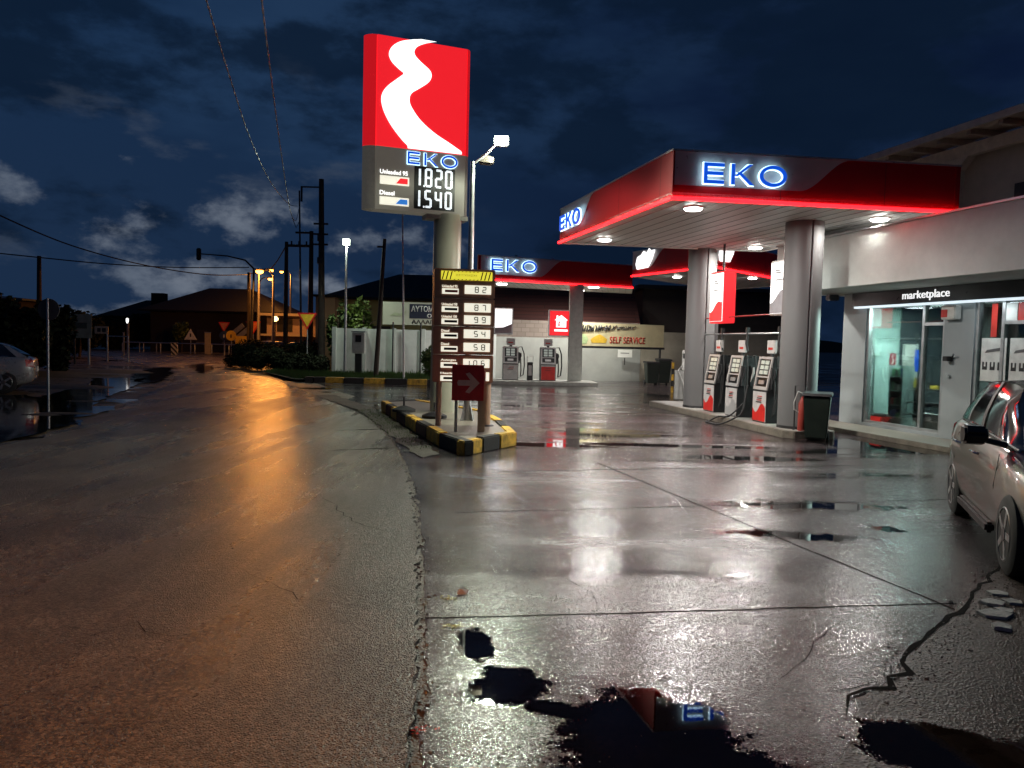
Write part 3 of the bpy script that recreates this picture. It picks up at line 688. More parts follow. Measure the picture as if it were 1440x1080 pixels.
# ------------------------------------------------------------------ totem and its island
AX = {}
isl3 = thing('sign_island', 'raised island with yellow and black kerb carrying the tall sign', 'traffic island', (0, 0, 0))
gp = [(0.10, 12.55), (-.68, 11.25), (-1.15, 12.2), (-1.75, 14.0), (-2.4, 16.0), (-3.12, 18.3), (-2.3, 19.0), (-.6, 16.5), (-.15, 14.4)]
cen = Vector((-1.2, 14.8))
MB().prism([tuple(Vector(p)+(cen-Vector(p)).normalized()*.16) for p in gp], 0, .215).build('island_top', concrete, isl3, bevel=.01)
kk = 0
for i in range(len(gp)):
    a = Vector(gp[i]); b = Vector(gp[(i+1) % len(gp)]); L_ = (b-a).length; n = max(1, round(L_/.9))
    if i == 0: n = 3
    for j in range(n):
        p = a.lerp(b, j/n); q = a.lerp(b, (j+1)/n); inn = Vector((-(b-a).y, (b-a).x)).normalized()
        if (cen-p).dot(inn) < 0: inn = -inn
        e = (q-p).normalized()*.008
        ks = MB().prism([tuple(p+e), tuple(q-e), tuple(q-e+inn*.17-e*3), tuple(p+e+inn*.17+e*3)], 0, .235+rnd.uniform(-.006, .006)).build('kerb_stone', yellow if kk % 2 == 0 else blackk, isl3, bevel=.018)
        kk += 1
t_l, t_r = PY(511, 297, 15.3), PY(660, 301, 16.1)
dx = t_r-t_l; wT = Vector((dx.x, dx.y)).length; rzT = math.atan2(dx.y, dx.x)
tot = thing('price_totem', 'tall pylon sign, red lit top with white winding road mark over grey price panel', 'pylon sign', (t_l.x, t_l.y, 0), rzT)
Zb, Zm, Zt = 4.28, 5.52, 7.66; T = .42; sd = .22
def rnd_end(x0, x1, left):
    n = 8; pts = []
    if left: pts = [(x1, 0), (x1, T)]+[(x1-(x1-x0)*math.sin(math.pi*i/n/1.0 if 0 else math.pi*i/n), T*(1-i/n)) for i in range(n+1)][1:-1]
    else: pts = [(x0, 0), (x0, T)]+[(x0+(x1-x0)*math.sin(math.pi*i/n), T*(1-i/n)) for i in range(n+1)][1:-1]
    return pts
for (za, zb, fm, sm_, nm) in ((Zm+.006, Zt, E_red, mat('lit red side', (.5, .02, .03), .4, emit=(1, .012, .02), es=.50), 'lit_red_box'), (Zb, Zm-.006, greypanel, mat('grey frame lit', (.26, .25, .22), .4, .3, emit=(.06, .055, .045), es=.7), 'price_panel')):
    o = MB().box(sd+.012, wT-.10-.012, .008, T-.008, za, zb).build(nm, fm, tot)
    MB().prism([(sd, .012), (sd, T)]+[(sd-sd*math.sin(math.pi*i/10)**.7, T*(1-i/10)) for i in range(1, 10)], za, zb).build('side_cover', sm_, o, True)
    MB().prism([(wT-.10, .012), (wT-.10, T)]+[(wT-.10+.10*math.sin(math.pi*i/10)**.7, T*(1-i/10)) for i in range(1, 10)], za, zb).build('side_cover', sm_, o, True)
zz = [(345, 118), (300, 120), (240, 130), (200, 155), (184, 190), (195, 225), (225, 258), (262, 288), (225, 315), (180, 350), (155, 385), (150, 425), (165, 480), (200, 545), (250, 610), (285, 645), (420, 660), (565, 672), (500, 630), (420, 580), (350, 520), (305, 460), (290, 420), (300, 385), (340, 360), (385, 330), (400, 300), (390, 270), (350, 235), (320, 205), (310, 180), (325, 155), (370, 138), (425, 130)]
def uv(x, y):
    u = (x-128)/457; yt = 95+u*70; yb = 642+u*46; v = (yb-y)/(yb-yt); return (sd+.012+u*(wT-.1-.012-sd-.012), Zm+.006+v*(Zt-Zm-.006))
le = catmull([uv(*p) for p in zz[0:8]], 6)[:-1]+catmull([uv(*p) for p in zz[7:16]], 6)
ri_ = catmull([uv(*p) for p in zz[:16:-1]], 6)
def at_z(cv, z):
    for a, b in zip(cv[:-1], cv[1:]):
        if (a[1]-z)*(b[1]-z) <= 0 and a[1] != b[1]: return a[0]+(b[0]-a[0])*(z-a[1])/(b[1]-a[1])
    return cv[0][0] if abs(cv[0][1]-z) < abs(cv[-1][1]-z) else cv[-1][0]
me = bmesh.new(); rows_ = []
za_, zb_ = le[0][1], Zm+.008
for k in range(71):
    t_ = k/70; zl = za_+(zb_-za_)*t_; zr_ = min(zl, ri_[0][1]) if k < 3 else zl
    rows_.append((me.verts.new((at_z(le, max(zl, le[-1][1])), -.006, zl)), me.verts.new((at_z(ri_, max(zr_, ri_[-1][1])), -.006, zr_))))
for a, b in zip(rows_[:-1], rows_[1:]): me.faces.new((a[0], a[1], b[1], b[0]))
md = bpy.data.meshes.new('road_emblem'); me.to_mesh(md); me.free(); md.materials.append(mat('totem white', (.8, .8, .8), .4, emit=(.92, 1, 1), es=1.7)); em = bpy.data.objects.new('road_emblem', md); C.objects.link(em); em.parent = tot
pw = wT-.1-sd
def tp(x, y): u = (x-128)/457; yt = 642+u*46; yb = 960+u*22; v = (yb-y)/(yb-yt); return sd+u*pw, Zb+v*(Zm-Zb)
x0, z0 = tp(285, 740); x1, z1 = tp(528, 680)
eko(tot, x0, .006, z0+.03, (x1-x0)/4.05, th=.012, gap=.005)
for ln, y_, nm, cm in (('1.820', 842, 'Unleaded 95', E_red), ('1.540', 945, 'Diesel', mat('lit pale blue', (.05, .2, .6), .4, emit=(.03, .2, .65), es=.8))):
    xa, za = tp(322, y_+2); xb, zb = tp(530, y_-78); h = zb-za
    dp = MB().box(xa, xb, -.006, .006, za-.02, zb+.02).build('display', black, tot)
    mb = MB(); digs = ln.replace('.', ''); dw = h*.40; xx = [xa+(xb-xa)*k for k in (-.03, .25, .50, .75)]
    for c_, x_ in zip(digs, xx): seg7(mb, c_, x_, za+.01, dw, h-.02, h*.11, -.008)
    mb.box(xa+(xb-xa)*.22, xa+(xb-xa)*.255, -.014, -.008, za+.01, za+.045)
    mb.build('digits', E_dig, dp)
    xc, zc = tp(152, y_-8); xd, zd = tp(296, y_-40)
    g = MB().box(xc, xd, -.006, .006, zc, zd).build('grade_tag', E_cream, tot); MB().prism([(xd-.27, zc+.03), (xd-.03, zc+.03), (xd-.03, zd-.03), (xd-.18, zd-.03)], -.012, -.0065, 'xz').build('tag_wave', cm, g)
    text(nm, (xd-xc)*(.95 if nm[0] == 'U' else .5), .085, E_white, tot, xc, .004, zd+.035, 'grade_name', off=.01)
pcx = wT-.10-.30
MB().lathe([(.30, .2), (.30, .5), (.29, 2.5), (.285, Zb+.02)], 32, pcx, T/2).build('pole', beigepole, tot, True)
MB().box(pcx-.5, pcx+.38, .02, T-.02, Zb-.09, Zb-.004).build('base_tray', mat('grey frame', (.26, .25, .22), .4, .3), tot)
# price board
bl = PY(608, 537, 13.3); br = PY(693, 539, 13.45); tz = PY(610, 376, 13.3).z
dd = br-bl; wB = Vector((dd.x, dd.y)).length; rzB = math.atan2(dd.y, dd.x)
pb = thing('price_board', 'lamplight-brown casing price board of four stacked lit modules in front of the tall sign', 'price board', (bl.x, bl.y, 0), rzB)
zs = [bl.z-.27, 1.0, 1.47, 1.97, tz]; nmods = 4
zs = [tz-1.98, tz-1.49, tz-.995, tz-.51, tz]
def row(k, zc, label, num, style):
    fr = mods[k]; xs = .13*wB
    h = .15
    MB().box(wB*.50, wB*.935, -.016, -.004, zc, zc+h).build('lit_number_plate', E_cream, fr)
    mb = MB(); n = len(num)
    text_w = .24
    for i, c_ in enumerate(num):
        if n == 3 and i == 0 and num != '106': continue
        x_ = wB*(.54+.125*i) if n == 3 else wB*(.665+.125*i)
        seg7(mb, c_, x_, zc+.022, .07, h-.044, .015, -.017, .004)
    if num: mb.build('digits', mat('grey ink', (.10, .10, .10), .5) , fr)
    MB().box(xs, wB*.40, -.012, -.004, zc-.01, zc+.085).build('grade_tag', E_cream, fr)
    MB().box(xs+.05, wB*.385, -.016, -.0125, zc+.018, zc+.06).build('tag_wave', inkred if style == 'r' else ink, fr)
    text(label, wB*(.25 if len(label) > 6 else .13), .045, E_cream, fr, xs, -.004, zc+.10, 'grade_name', off=.012)
mods = []
for k in range(4):
    za, zb = zs[3-k]+.006, zs[4-k]-.006
    m_ = MB().box(0, wB, 0, .22, za, zb).build('module', brownbox, pb, bevel=.012); mods.append(m_)
    MB().box(wB*.22, wB*.36, -.008, -.001, za+.02, za+.035).build('catch', postm, m_); MB().box(wB*.62, wB*.78, -.008, -.001, za+.02, za+.035).build('catch', postm, m_)
zt = zs[4]
yb_ = MB().box(wB*.11, wB*.95, -.012, -.003, zt-.20, zt-.05).build('banner', E_yel, mods[0])
for k in (0, 1, 2, 10, 11, 12):
    x_ = wB*.12+k*wB*.82/13; MB().prism([(x_, zt-.195), (x_+.02, zt-.195), (x_+.055, zt-.055), (x_+.035, zt-.055)], -.016, -.0125, 'xz').build('stripe', ink, yb_)
for k in range(3, 10):
    x_ = wB*.12+k*wB*.82/13
    for zq in (zt-.197, zt-.067): MB().prism([(x_, zq), (x_+.03, zq), (x_+.045, zq+.012), (x_+.015, zq+.012)], -.016, -.0125, 'xz').build('stripe', ink, yb_)
text('ΕΓΓΥΗΣΗ', wB*.33, .035, ink, yb_, wB*.36, -.0125, zt-.135, 'lettering', th=.003)
row(0, tz-.435, 'Unleaded 95', '82', 'r'); row(1, tz-.745, 'Unleaded 98', '187', 'k'); row(1, tz-.955, 'Unleaded 100', '199', 'k')
row(2, tz-1.20, 'Diesel', '154', 'k'); row(2, tz-1.43, 'Diesel', '158', 'k'); row(3, tz-1.71, 'Autogas', '106', 'k'); row(3, tz-1.94, 'Heating', '', 'k')
MB().lathe([(.085, .215), (.085, zs[0])], 20, wB-.10, .12).build('leg', postm, pb, True); MB().lathe([(.05, .215), (.05, zs[0])], 16, .12, .12).build('leg', postm, pb, True)
MB().lathe([(.15, .215), (.14, .235), (.09, .24)], 20, wB-.10, .12).build('foot', dkmetal, pb, True)
# arrow sign
a = PY(635, 563, 12.5); b = PY(683, 563, 12.6); wA = .52
ars = thing('arrow_sign', 'dark red square sign with pale right arrow on a beige post', 'direction sign', (a.x, a.y, 0), R(3))
pl = MB().box(0, wA, 0, .03, a.z+.0, a.z+.585).build('panel', dkred, ars, bevel=.006)
cz = a.z+.29
MB().prism([(.10, cz-.045), (.30, cz-.045), (.22, cz-.15), (.285, cz-.17), (.45, cz), (.285, cz+.17), (.22, cz+.15), (.30, cz+.045), (.10, cz+.045), (.085, cz)], -.005, -.001, 'xz').build('arrow', mat('faded red arrow', (.85, .5, .42), .5), pl)
MB().box(.43, .55, .035, .12, .215, a.z+.5).build('post', postm, ars, bevel=.01)
MB().box(.05, .10, .035, .05, .215, a.z+.4).build('post', mat('pale strip', (.5, .5, .45), .5), ars)
# street lamp on the island
def street_lamp(label, base, h, arm, rz, emat, power, color, group=None, name='street_lamp', head=(.16, .5), dark=False, spotdir=None, r=.055):
    t = thing(name, label, 'street lamp', base, rz, group)
    MB().tube([(0, 0, 0), (0, 0, h*.5), (0, 0, h-.35), (arm*.12, 0, h-.1), (arm*.45, 0, h+.08*arm), (arm, 0, h+.32*arm)], [r*1.3, r, r*.8, r*.7, r*.6, r*.5], 12).build('pole', metal, t, True)
    hx, hz = arm, h+.32*arm
    hd = MB().prism([(hx-.1, hz-.06), (hx+head[1], hz+.08), (hx+head[1], hz+.16), (hx, hz+.1)], -head[0], head[0], 'xz').build('lamp_head', metal, t, bevel=.02)
    MB().box(hx+.02, hx+head[1]-.03, -head[0]+.03, head[0]-.03, -.05, .02, m=Matrix.Translation((0, 0, hz+.02)) @ Matrix.Rotation(-.0, 4, 'Y')).build('lens', black if dark else emat, hd)
    if power: lamp('POINT', 'lamp_bulb', (hx+head[1]*.55, 0, hz-.16), power, color, t, size=.07)
    return t
lb = PZ(657, 592, .2); lt = PY(705, 198, lb.y)
sl = thing('street_lamp', 'tall lamp beside the big red sign, bright white floodlight and an unlit head', 'street lamp', (lb.x, lb.y, .21), 0)
sl_h = PY(658, 228, lb.y).z-.2
MB().tube([(0, 0, 0), (0, 0, sl_h*.5), (0, 0, sl_h)], [.075, .058, .042], 14).build('pole', metal, sl, True)
for k in range(4):
    a = math.pi/4+k*math.pi/2; MB().prism([(.07, 0), (.17, 0), (.07, .35)], -.006, .006, 'xz').build('base_fin', metal, sl).rotation_euler = (0, 0, a)
dxl = lt.x-lb.x; dzl = lt.z-.21
MB().tube([(0, 0, sl_h-.05), (dxl*.4, 0, sl_h+.10), (dxl*.9, 0, dzl-.02)], .022, 8).build('arm', metal, sl, True)
hd = MB().box(dxl-.14, dxl+.14, -.02, .12, dzl-.09, dzl+.09, m=None).build('flood_head', metal, sl, bevel=.02)
MB().box(dxl-.12, dxl+.12, -.05, -.022, dzl-.07, dzl+.07).build('lens', E_lamp, hd)
lamp('SPOT', 'lamp_bulb', (dxl, -.12, dzl-.02), 820, (.90, 1, .78), sl, rot=(R(-38), 0, R(0)), size=.09, spot=R(150), blend=.6)
lamp('SPOT', 'lamp_bulb', (dxl, -.08, dzl-.14), 230, (.92, 1, .80), sl, rot=(R(10), 0, 0), size=.12, spot=R(165), blend=.3)  # extra weak spot, added to light the pole and the island
MB().prism([(.10, sl_h+.0), (.36, sl_h-.02), (.40, sl_h+.10), (.16, sl_h+.16)], .05, .25, 'xz').build('unlit_head', mat('old lamp head', (.06, .05, .04), .5), sl, bevel=.02)
# rubber sign bases on the island
for px, py, lb_ in ((567, 573, 'empty black rubber sign base at the left of the sign island'), (610, 582, 'empty black rubber sign base at the foot of the beige pylon')):
    q = PZ(px, py+6, .22); t = thing('rubber_stand', lb_, 'rubber stand', (q.x, q.y+.1, .217), 0, 'rubber sign bases on the island')
    MB().lathe([(.24, 0), (.24, .05), (.12, .10), (.05, .12)], 18).build('base', rubber, t, True); MB().cyl((0, 0, .1), (0, 0, .30), .02).build('stub', dkmetal, t)

# ------------------------------------------------------------------ the shop
uF = Vector((.240, -1)).normalized(); rzF = math.atan2(uF.y, uF.x)
O = Vector((7.42, 17.35)); nF = Vector((-uF.y, uF.x))        # nF points into the building
if nF.x < 0: nF = -nF
shop = thing('shop_building', 'low white petrol station shop with glazed front and overhanging fascia', 'shop building', (O.x, O.y, 0), rzF)
def FP(px, py, yo=0.0):       # picture column to local x, z on a plane parallel to the front
    d = ray(px, py); c = O+nF*yo; det = uF.x*(-d.y)-uF.y*(-d.x)
    s = ((-c.x)*(-d.y)-(-c.y)*(-d.x))/det; p = c+uF*s; t = p.y/d.y
    return s, CAM_H+d.z*t
sL = 0.0; LS = 15.0; fl = .16; zh = 2.68
sw = [FP(1216, 500)[0], FP(1326, 500)[0], FP(1368, 500)[0]]
s3 = sw[2]+2.6
wl = MB()
wl.box(0, sw[0], 0, .2, 0, 2.95).box(sw[1], sw[2], 0, .2, 0, 2.95).box(s3, LS, 0, .2, 0, 2.95)
wl.box(sw[0]+.001, sw[1]-.001, 0.0, .2, zh, 2.95).box(sw[2]+.001, s3-.001, 0.0, .2, zh, 2.95).box(sw[0]+.001, sw[1]-.001, 0.0, .2, 0, fl).box(sw[2]+.001, s3-.001, 0.0, .2, 0, fl)
wl.build('wall', wall_pier, shop)
sw_ = MB().box(.0, .2, .205, 6.5, 0, 2.95).box(0, LS, 6.3, 6.5, 0, 2.95).box(LS-.2, LS, .205, 6.29, 0, 2.95)
sw_.build('outer_wall', wall_w, shop)
MB().box(.21, LS-.21, .21, 6.29, 2.80, 2.94).build('ceiling', wall_w, shop)
MB().box(.205, LS-.205, .205, 6.295, .02, fl).build('floor', mat('shop floor', (.25, .25, .24), .3), shop)
OV = 1.42
fa = MB().box(-.5, LS, -OV, -OV+.12, 2.95, 3.98).box(-.5, -.38, -OV+.121, 6.7, 2.95, 3.98)
fa.build('fascia', wall_w, shop)
MB().box(-.5, LS, -OV+.03, 6.7, 2.955, 3.05).build('overhang_soffit', mat('grey soffit', (.35, .36, .33), .7), shop)
MB().box(-.37, LS, -OV+.125, 6.7, 3.06, 3.75).build('roof_slab', mat('flat roof', (.12, .12, .12), .9), shop)
MB().box(-.52, LS+.02, -OV-.03, -OV+.15, 3.985, 4.02).build('coping', metal, shop)
sg = MB().box(FP(1204, 420)[0], LS-.3, -.10, -.004, 2.66, 2.945).build('shop_sign', mat('dark sign band', (.035, .038, .040), .35, .3), shop)
xa, za = FP(1269, 427, -.1); xb, zb = FP(1336, 410, -.1)
text('marketplace', xb-xa, .20, mat('lit sign letters', (.8, .8, .8), .4, emit=(1, 1, 1), es=1.0), sg, xa, -.102, 2.70, th=.012, off=.0)
MB().box(FP(1208, 435)[0], LS-.3, -.13, -.03, 2.615, 2.655).build('light_strip', mat('cool light strip', (.8, .9, .9), .4, emit=(.7, .82, .9), es=1.1), sg)
MB().box(-.6, LS, -1.0, -.003, .0, .10).build('step', concrete, shop, bevel=.01)
def frame_unit(x0, x1, splits, trans, name):
    f = MB(); w_ = .06
    f.box(x0, x1, .03, .11, fl, fl+w_).box(x0, x1, .03, .11, zh-w_, zh)
    for x_ in [x0, *splits, x1-w_]: f.box(x_, x_+w_, .028, .112, fl+w_+.001, zh-w_-.001)
    for (a_, b_, z_) in trans: f.box(a_, b_, .032, .108, z_, z_+w_)
    o = f.build(name, metal, shop)
    MB().box(x0+.02, x1-.02, .065, .075, fl+.02, zh-.02).build('pane', glass_m, o)
    return o
sp = FP(1293, 500)[0]
frame_unit(sw[0]+.004, sw[1]-.004, [sp], [(sp+.062, sw[1]-.07, 2.22)], 'shop_window')
sp2 = FP(1404, 500)[0]
w2 = frame_unit(sw[2]+.004, s3-.004, [sp2, sp2+1.1], [(sp2+.062, sp2+1.09, 2.22)], 'shop_window')
# posters and window decals
poster = mat('poster paper', (.6, .62, .58), .6)
for (x0p, x1p, yo) in ((1378, 1399, 0), (1418, 1440, 0)):
    xa, z1 = FP(x0p, 474); xb, z0 = FP(x1p, 523); xb = xa+.52
    p = MB().box(xa, xb, .048, .052, 1.22, 1.98).build('poster', poster, w2)
    for k, c_ in enumerate((.04, .2, .36)): MB().prism([(xa+c_, 1.42), (xa+c_+.1, 1.42), (xa+c_+.1, 1.56), (xa+c_+.07, 1.56), (xa+c_+.07, 1.48), (xa+c_+.03, 1.48), (xa+c_+.03, 1.56), (xa+c_, 1.56)], .043, .0475, 'xz').build('poster_print', ink, p)
    MB().prism([(xa+.08, 1.72), (xa+.42, 1.76), (xa+.44, 1.82), (xa+.12, 1.77)], .043, .0475, 'xz').build('poster_print', mat('grey ink', (.1, .1, .1), .5), p)
for (a_, b_, m_, ) in ((1392, 1400, inkred), (1412, 1428, poster), (1429, 1440, inkred)):
    xa, z1 = FP(a_, 436); xb, _ = FP(b_, 436); MB().box(xa, xb, .046, .055, 2.24 if a_ > 1400 else 2.0, 2.58).build('window_decal', m_, w2)
xa, _ = FP(1333, 440); 
ac = MB().box(xa, xa+.33, -.16, -.004, 2.32, 2.58).build('wall_box', mat('cream plastic', (.6, .6, .55), .5), shop, bevel=.015)
MB().box(xa+.02, xa+.16, -.168, -.161, 2.36, 2.5).build('warning_mark', inkred, ac)
xa, _ = FP(1334, 500)
cm = MB().box(xa, xa+.12, -.14, -.004, 1.55, 1.64).build('wall_camera', black, shop, bevel=.01); MB().cyl((xa+.1, -.02, 1.60), (xa+.22, -.1, 1.68), .015).build('arm', dkmetal, cm)
MB().cyl((xa+.05, -.04, 1.27), (xa+.05, -.004, 1.27), .035).build('door_lock', metal, shop)
x_, _ = FP(1190, 418)
MB().box(x_-.05, x_+.12, -.5, -.25, 2.80, 2.93).build('soffit_camera', dkmetal, shop, bevel=.02)
# shop interior
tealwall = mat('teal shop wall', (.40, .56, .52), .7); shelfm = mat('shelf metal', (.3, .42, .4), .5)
def inside(name, label, cat, x, y, **k): p = O+uF*x+nF*y; return thing(name, label, cat, (p.x, p.y, fl), rzF, **k)
xw = FP(1244, 480, 1.6)[0]
def IX(px, x0):        # depth at which a picture column meets the plane x = x0 inside the shop
    d = ray(px, 520); c = O+uF*x0; det = nF.x*(-d.y)-nF.y*(-d.x)
    return ((-c.x)*(-d.y)-(-c.y)*(-d.x))/det
y1_, y2_, y3_ = IX(1263, .22), IX(1284, .22), IX(1300, .22)
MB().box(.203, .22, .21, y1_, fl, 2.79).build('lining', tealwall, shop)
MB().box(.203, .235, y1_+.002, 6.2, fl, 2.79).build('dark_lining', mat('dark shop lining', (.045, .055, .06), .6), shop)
wb_ = inside('white_board', 'pale upright board standing behind the teal cabinet in the shop', 'board', .25, y1_+.05); wb_.rotation_euler[2] += R(90)
MB().box(0, y2_-y1_, -.04, -.012, .95, 1.72).build('panel', poster, wb_); MB().box(.02, .05, -.035, -.015, 0, .95).box(y2_-y1_-.05, y2_-y1_-.02, -.035, -.015, 0, .95).build('leg', dkmetal, wb_)
bx_ = inside('blue_poster', 'small glowing blue panel at the edge of the shop window', 'poster', .27, IX(1286, .27)); bx_.rotation_euler[2] += R(90); MB().box(-.04, .06, -.03, -.005, 1.1, 1.6).build('panel', E_blue, bx_)
cab = inside('display_cabinet', 'tall teal cabinet with a square red and black emblem inside the shop window', 'cabinet', .30, (IX(1228, .5)+IX(1258, .5))/2); cab.rotation_euler[2] += R(90)
cw_ = (IX(1258, .5)-IX(1226, .5))/2; MB().box(-cw_, cw_, -.2, .06, 0, 1.72).build('body', tealwall, cab, bevel=.01)
e_ = MB().box(cw_-.17, cw_-.02, -.212, -.202, 1.25, 1.5).build('emblem', mat('emblem red', (.3, .02, .04), .5), cab); MB().prism([(cw_-.15+x_*.9, z_) for x_, z_ in ((.02, 1.27), (.08, 1.27), (.10, 1.35), (.05, 1.40), (.10, 1.48), (.04, 1.48), (.02, 1.42), (.06, 1.35))], -.218, -.2125, 'xz').build('emblem_mark', poster, e_)
MB().box(-cw_+.02, -cw_+.035, -.23, -.202, .1, 1.5).build('handle', metal, cab)
sh = inside('goods_shelf', 'narrow shelf with small goods inside the shop window', 'shelf', FP(1259, 540, .42)[0], .42)
MB().box(-.18, .18, .25, .28, 0, 1.25).box(-.2, -.18, 0, .28, 0, 1.25).box(.18, .2, 0, .28, 0, 1.25).build('frame', shelfm, sh)
rnd = random.Random(17); cols = [mat('goods %d' % i, c_, .4) for i, c_ in enumerate(((.5, .05, .04), (.6, .6, .55), (.05, .1, .3), (.6, .4, .05), (.05, .05, .05), (.1, .3, .15)))]
for k in range(4):
    z_ = .12+.3*k; MB().box(-.18, .18, 0, .25, z_-.02, z_).build('shelf_board', shelfm, sh)
    for j in range(4):
        x_ = -.15+.08*j; MB().box(x_, x_+.055, .03, .15, z_+.001, z_+.12+rnd.uniform(0, .08)).build('packet', cols[rnd.randrange(6)], sh)
def chair(label, x, y, r_):
    t = inside('office_chair', label, 'chair', x, y, group=None); t.rotation_euler[2] += r_
    MB().box(-.24, .24, -.22, .22, .44, .52).build('seat', black, t, bevel=.03); MB().box(-.22, .22, .2, .26, .58, 1.05).build('backrest', mat('grey cloth', (.6, .6, .58), .8), t, bevel=.04)
    MB().cyl((0, 0, .08), (0, 0, .44), .025).build('stem', metal, t)
    for k in range(5): a = k*1.2566; MB().tube([(0, 0, .10), (.27*math.cos(a), .27*math.sin(a), .04)], .018, 6).build('leg', black, t)
    return t
chair('grey backed office chair behind the shop glass', FP(1310, 555, .65)[0], .65, 2.2)
dk = inside('desk', 'dark desk behind the shop glass', 'desk', 1.0, 1.15)
MB().box(-.8, .9, 0, .6, .72, .76).build('desk_top', dkmetal, dk); MB().box(-.78, -.74, .02, .58, 0, .72).build('leg', dkmetal, dk); MB().box(.84, .88, .02, .58, 0, .72).build('leg', dkmetal, dk)
for k in range(5): 
    o = inside('parcel', 'small dark box lying on the shop desk', 'box', 1.0-.6+.3*k, 1.4, group='boxes on the shop desk'); o.location.z = fl+.761
    MB().box(-.1, .1, -.1, .1, 0, rnd.uniform(.06, .22)).build('carton', cols[rnd.randrange(6)], o)
bk = inside('drum_stack', 'white plastic tubs under the desk in the shop', 'tub', FP(1302, 575, .25)[0], .25)
MB().lathe([(.13, 0), (.15, .33), (.155, .34)], 18).build('tub', pump_white, bk, True); MB().lathe([(.13, 0), (.15, .33), (.155, .34)], 18, .36, 0).build('tub', pump_white, bk, True)
mop = inside('step_ladder', 'folded metal step ladder leaning inside the shop window', 'ladder', FP(1277, 560, .40)[0], .40)
MB().tube([(-.2, 0, 0), (0, .15, 1.05), (.2, .35, 0)], .018, 6).build('frame', metal, mop); MB().tube([(-.05, -.2, 0), (.05, .0, 1.0), (.12, .3, 0)], .018, 6).build('frame', metal, mop)
for k in range(3): MB().box(-.15+.04*k, .1, -.02, .18, .25+.25*k, .27+.25*k).build('tread', metal, mop)
sb_ = inside('red_crate', 'small red crate on the shop floor by the glass', 'crate', FP(1238, 580, .18)[0], .18); MB().box(-.16, .16, -.12, .12, 0, .16).build('crate', pump_red, sb_, bevel=.01)
MB().box(-.12, .1, -.08, .08, .161, .22).build('contents', ink, sb_)
il = MB().box(.8, 2.2, 1.5, 1.65, 2.74, 2.79).build('ceiling_light', mat('interior tube', (.8, 1, .95), .4, emit=(.7, 1, .93), es=6), shop)
lamp('AREA', 'tube_lamp', (1.6, .7, 2.66), 800, (.70, 1, .93), shop, size=.9)
lamp('AREA', 'strip_lamp', (sw[0]+1.0, -.30, 2.60), 6, (.8, .93, 1), shop, size=.5)
lamp('AREA', 'strip_lamp', (sw[0]+3.4, -.30, 2.60), 6, (.8, .93, 1), shop, size=.5)
# upper storey behind the fascia
up = thing('upper_house', 'rendered house rising behind the shop with wooden rafter eaves', 'house', (O.x, O.y, 0), rzF)
ze = 6.1
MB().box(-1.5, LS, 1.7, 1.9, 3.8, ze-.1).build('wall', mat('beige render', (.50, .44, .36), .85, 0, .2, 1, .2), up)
MB().box(-4, LS, .75, .83, ze-.05, ze+.08).build('gutter', mat('gutter', (.62, .54, .42), .6), up)
MB().add([(-4, .83, ze), (LS, .83, ze), (LS, 4.5, ze+1.1), (-4, 4.5, ze+1.1), (-4, .83, ze+.12), (LS, .83, ze+.12), (LS, 4.5, ze+1.25), (-4, 4.5, ze+1.25)], [(0, 1, 2, 3), (4, 5, 6, 7), (0, 1, 5, 4), (1, 2, 6, 5), (2, 3, 7, 6), (3, 0, 4, 7)]).build('roof', mat('eave boards', (.6, .5, .4), .8), up)
MB().box(-4, LS, .84, 1.69, ze-.008, ze-.001).build('eave_soffit', mat('eave boards', (.6, .5, .4), .8), up)
for k in range(22): MB().box(-3.7+k*.75, -3.6+k*.75, .84, 1.69, ze-.13, ze-.01).build('rafter', mat('rafter wood', (.45, .36, .28), .8), up)
MB().box(-4, LS, 1.35, 1.5, ze-.38, ze-.14).build('beam', mat('gutter', (.62, .54, .42), .6), up)
xp, _ = FP(1345, 240, 1.4); MB().box(xp-.09, xp+.09, 1.34, 1.52, 3.8, ze-.39).prism([(xp-.35, ze-.39), (xp+.35, ze-.39), (xp+.1, ze-.62), (xp-.1, ze-.62)], 1.33, 1.53, 'xz').build('post', mat('gutter', (.62, .54, .42), .6), up)
xq, _ = FP(1433, 260, 1.6); MB().box(xq-.1, xq+1.2, 1.6, 1.69, 3.9, 5.0).build('shutter', dkmetal, up)
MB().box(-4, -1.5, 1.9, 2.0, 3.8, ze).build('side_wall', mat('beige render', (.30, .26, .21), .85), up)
# bin and extinguisher by the front column
def bin_(label, loc, rz, group=None, m=bing, s=1):
    t = thing('wheelie_bin', label, 'wheelie bin', loc, rz, group)
    MB().add([(-.22, -.22, .06), (.22, -.22, .06), (.22, .2, .06), (-.22, .2, .06), (-.28, -.3, .92), (.28, -.3, .92), (.28, .28, .92), (-.28, .28, .92)], [(0, 1, 2, 3), (4, 5, 6, 7), (0, 1, 5, 4), (1, 2, 6, 5), (2, 3, 7, 6), (3, 0, 4, 7)]).build('body', m, t, bevel=.02)
    MB().prism([(-.33, .925), (.30, .925), (.33, .97), (.28, 1.01), (-.30, .985)], -.31, .31, 'yz').build('lid', black, t, bevel=.015)
    MB().tube([(-.22, .30, .95), (-.22, .38, .97), (.22, .38, .97), (.22, .30, .95)], .016, 6).build('handle', black, t)
    for s_ in (-1, 1): MB().cyl((s_*.2, .24, .10), (s_*.26, .24, .10), .10, n=18).build('wheel', rubber, t)
    return t
q = PZ(1147, 622); bin_('dark green wheelie bin standing beside the front column', (q.x+.10, q.y+.25, .006), R(-25)).scale = (.84, .84, .9)
fe = thing('fire_extinguisher', 'red extinguisher trolley between front column and green bin', 'fire extinguisher', (PZ(1126, 617).x, PZ(1126, 617).y, .006))
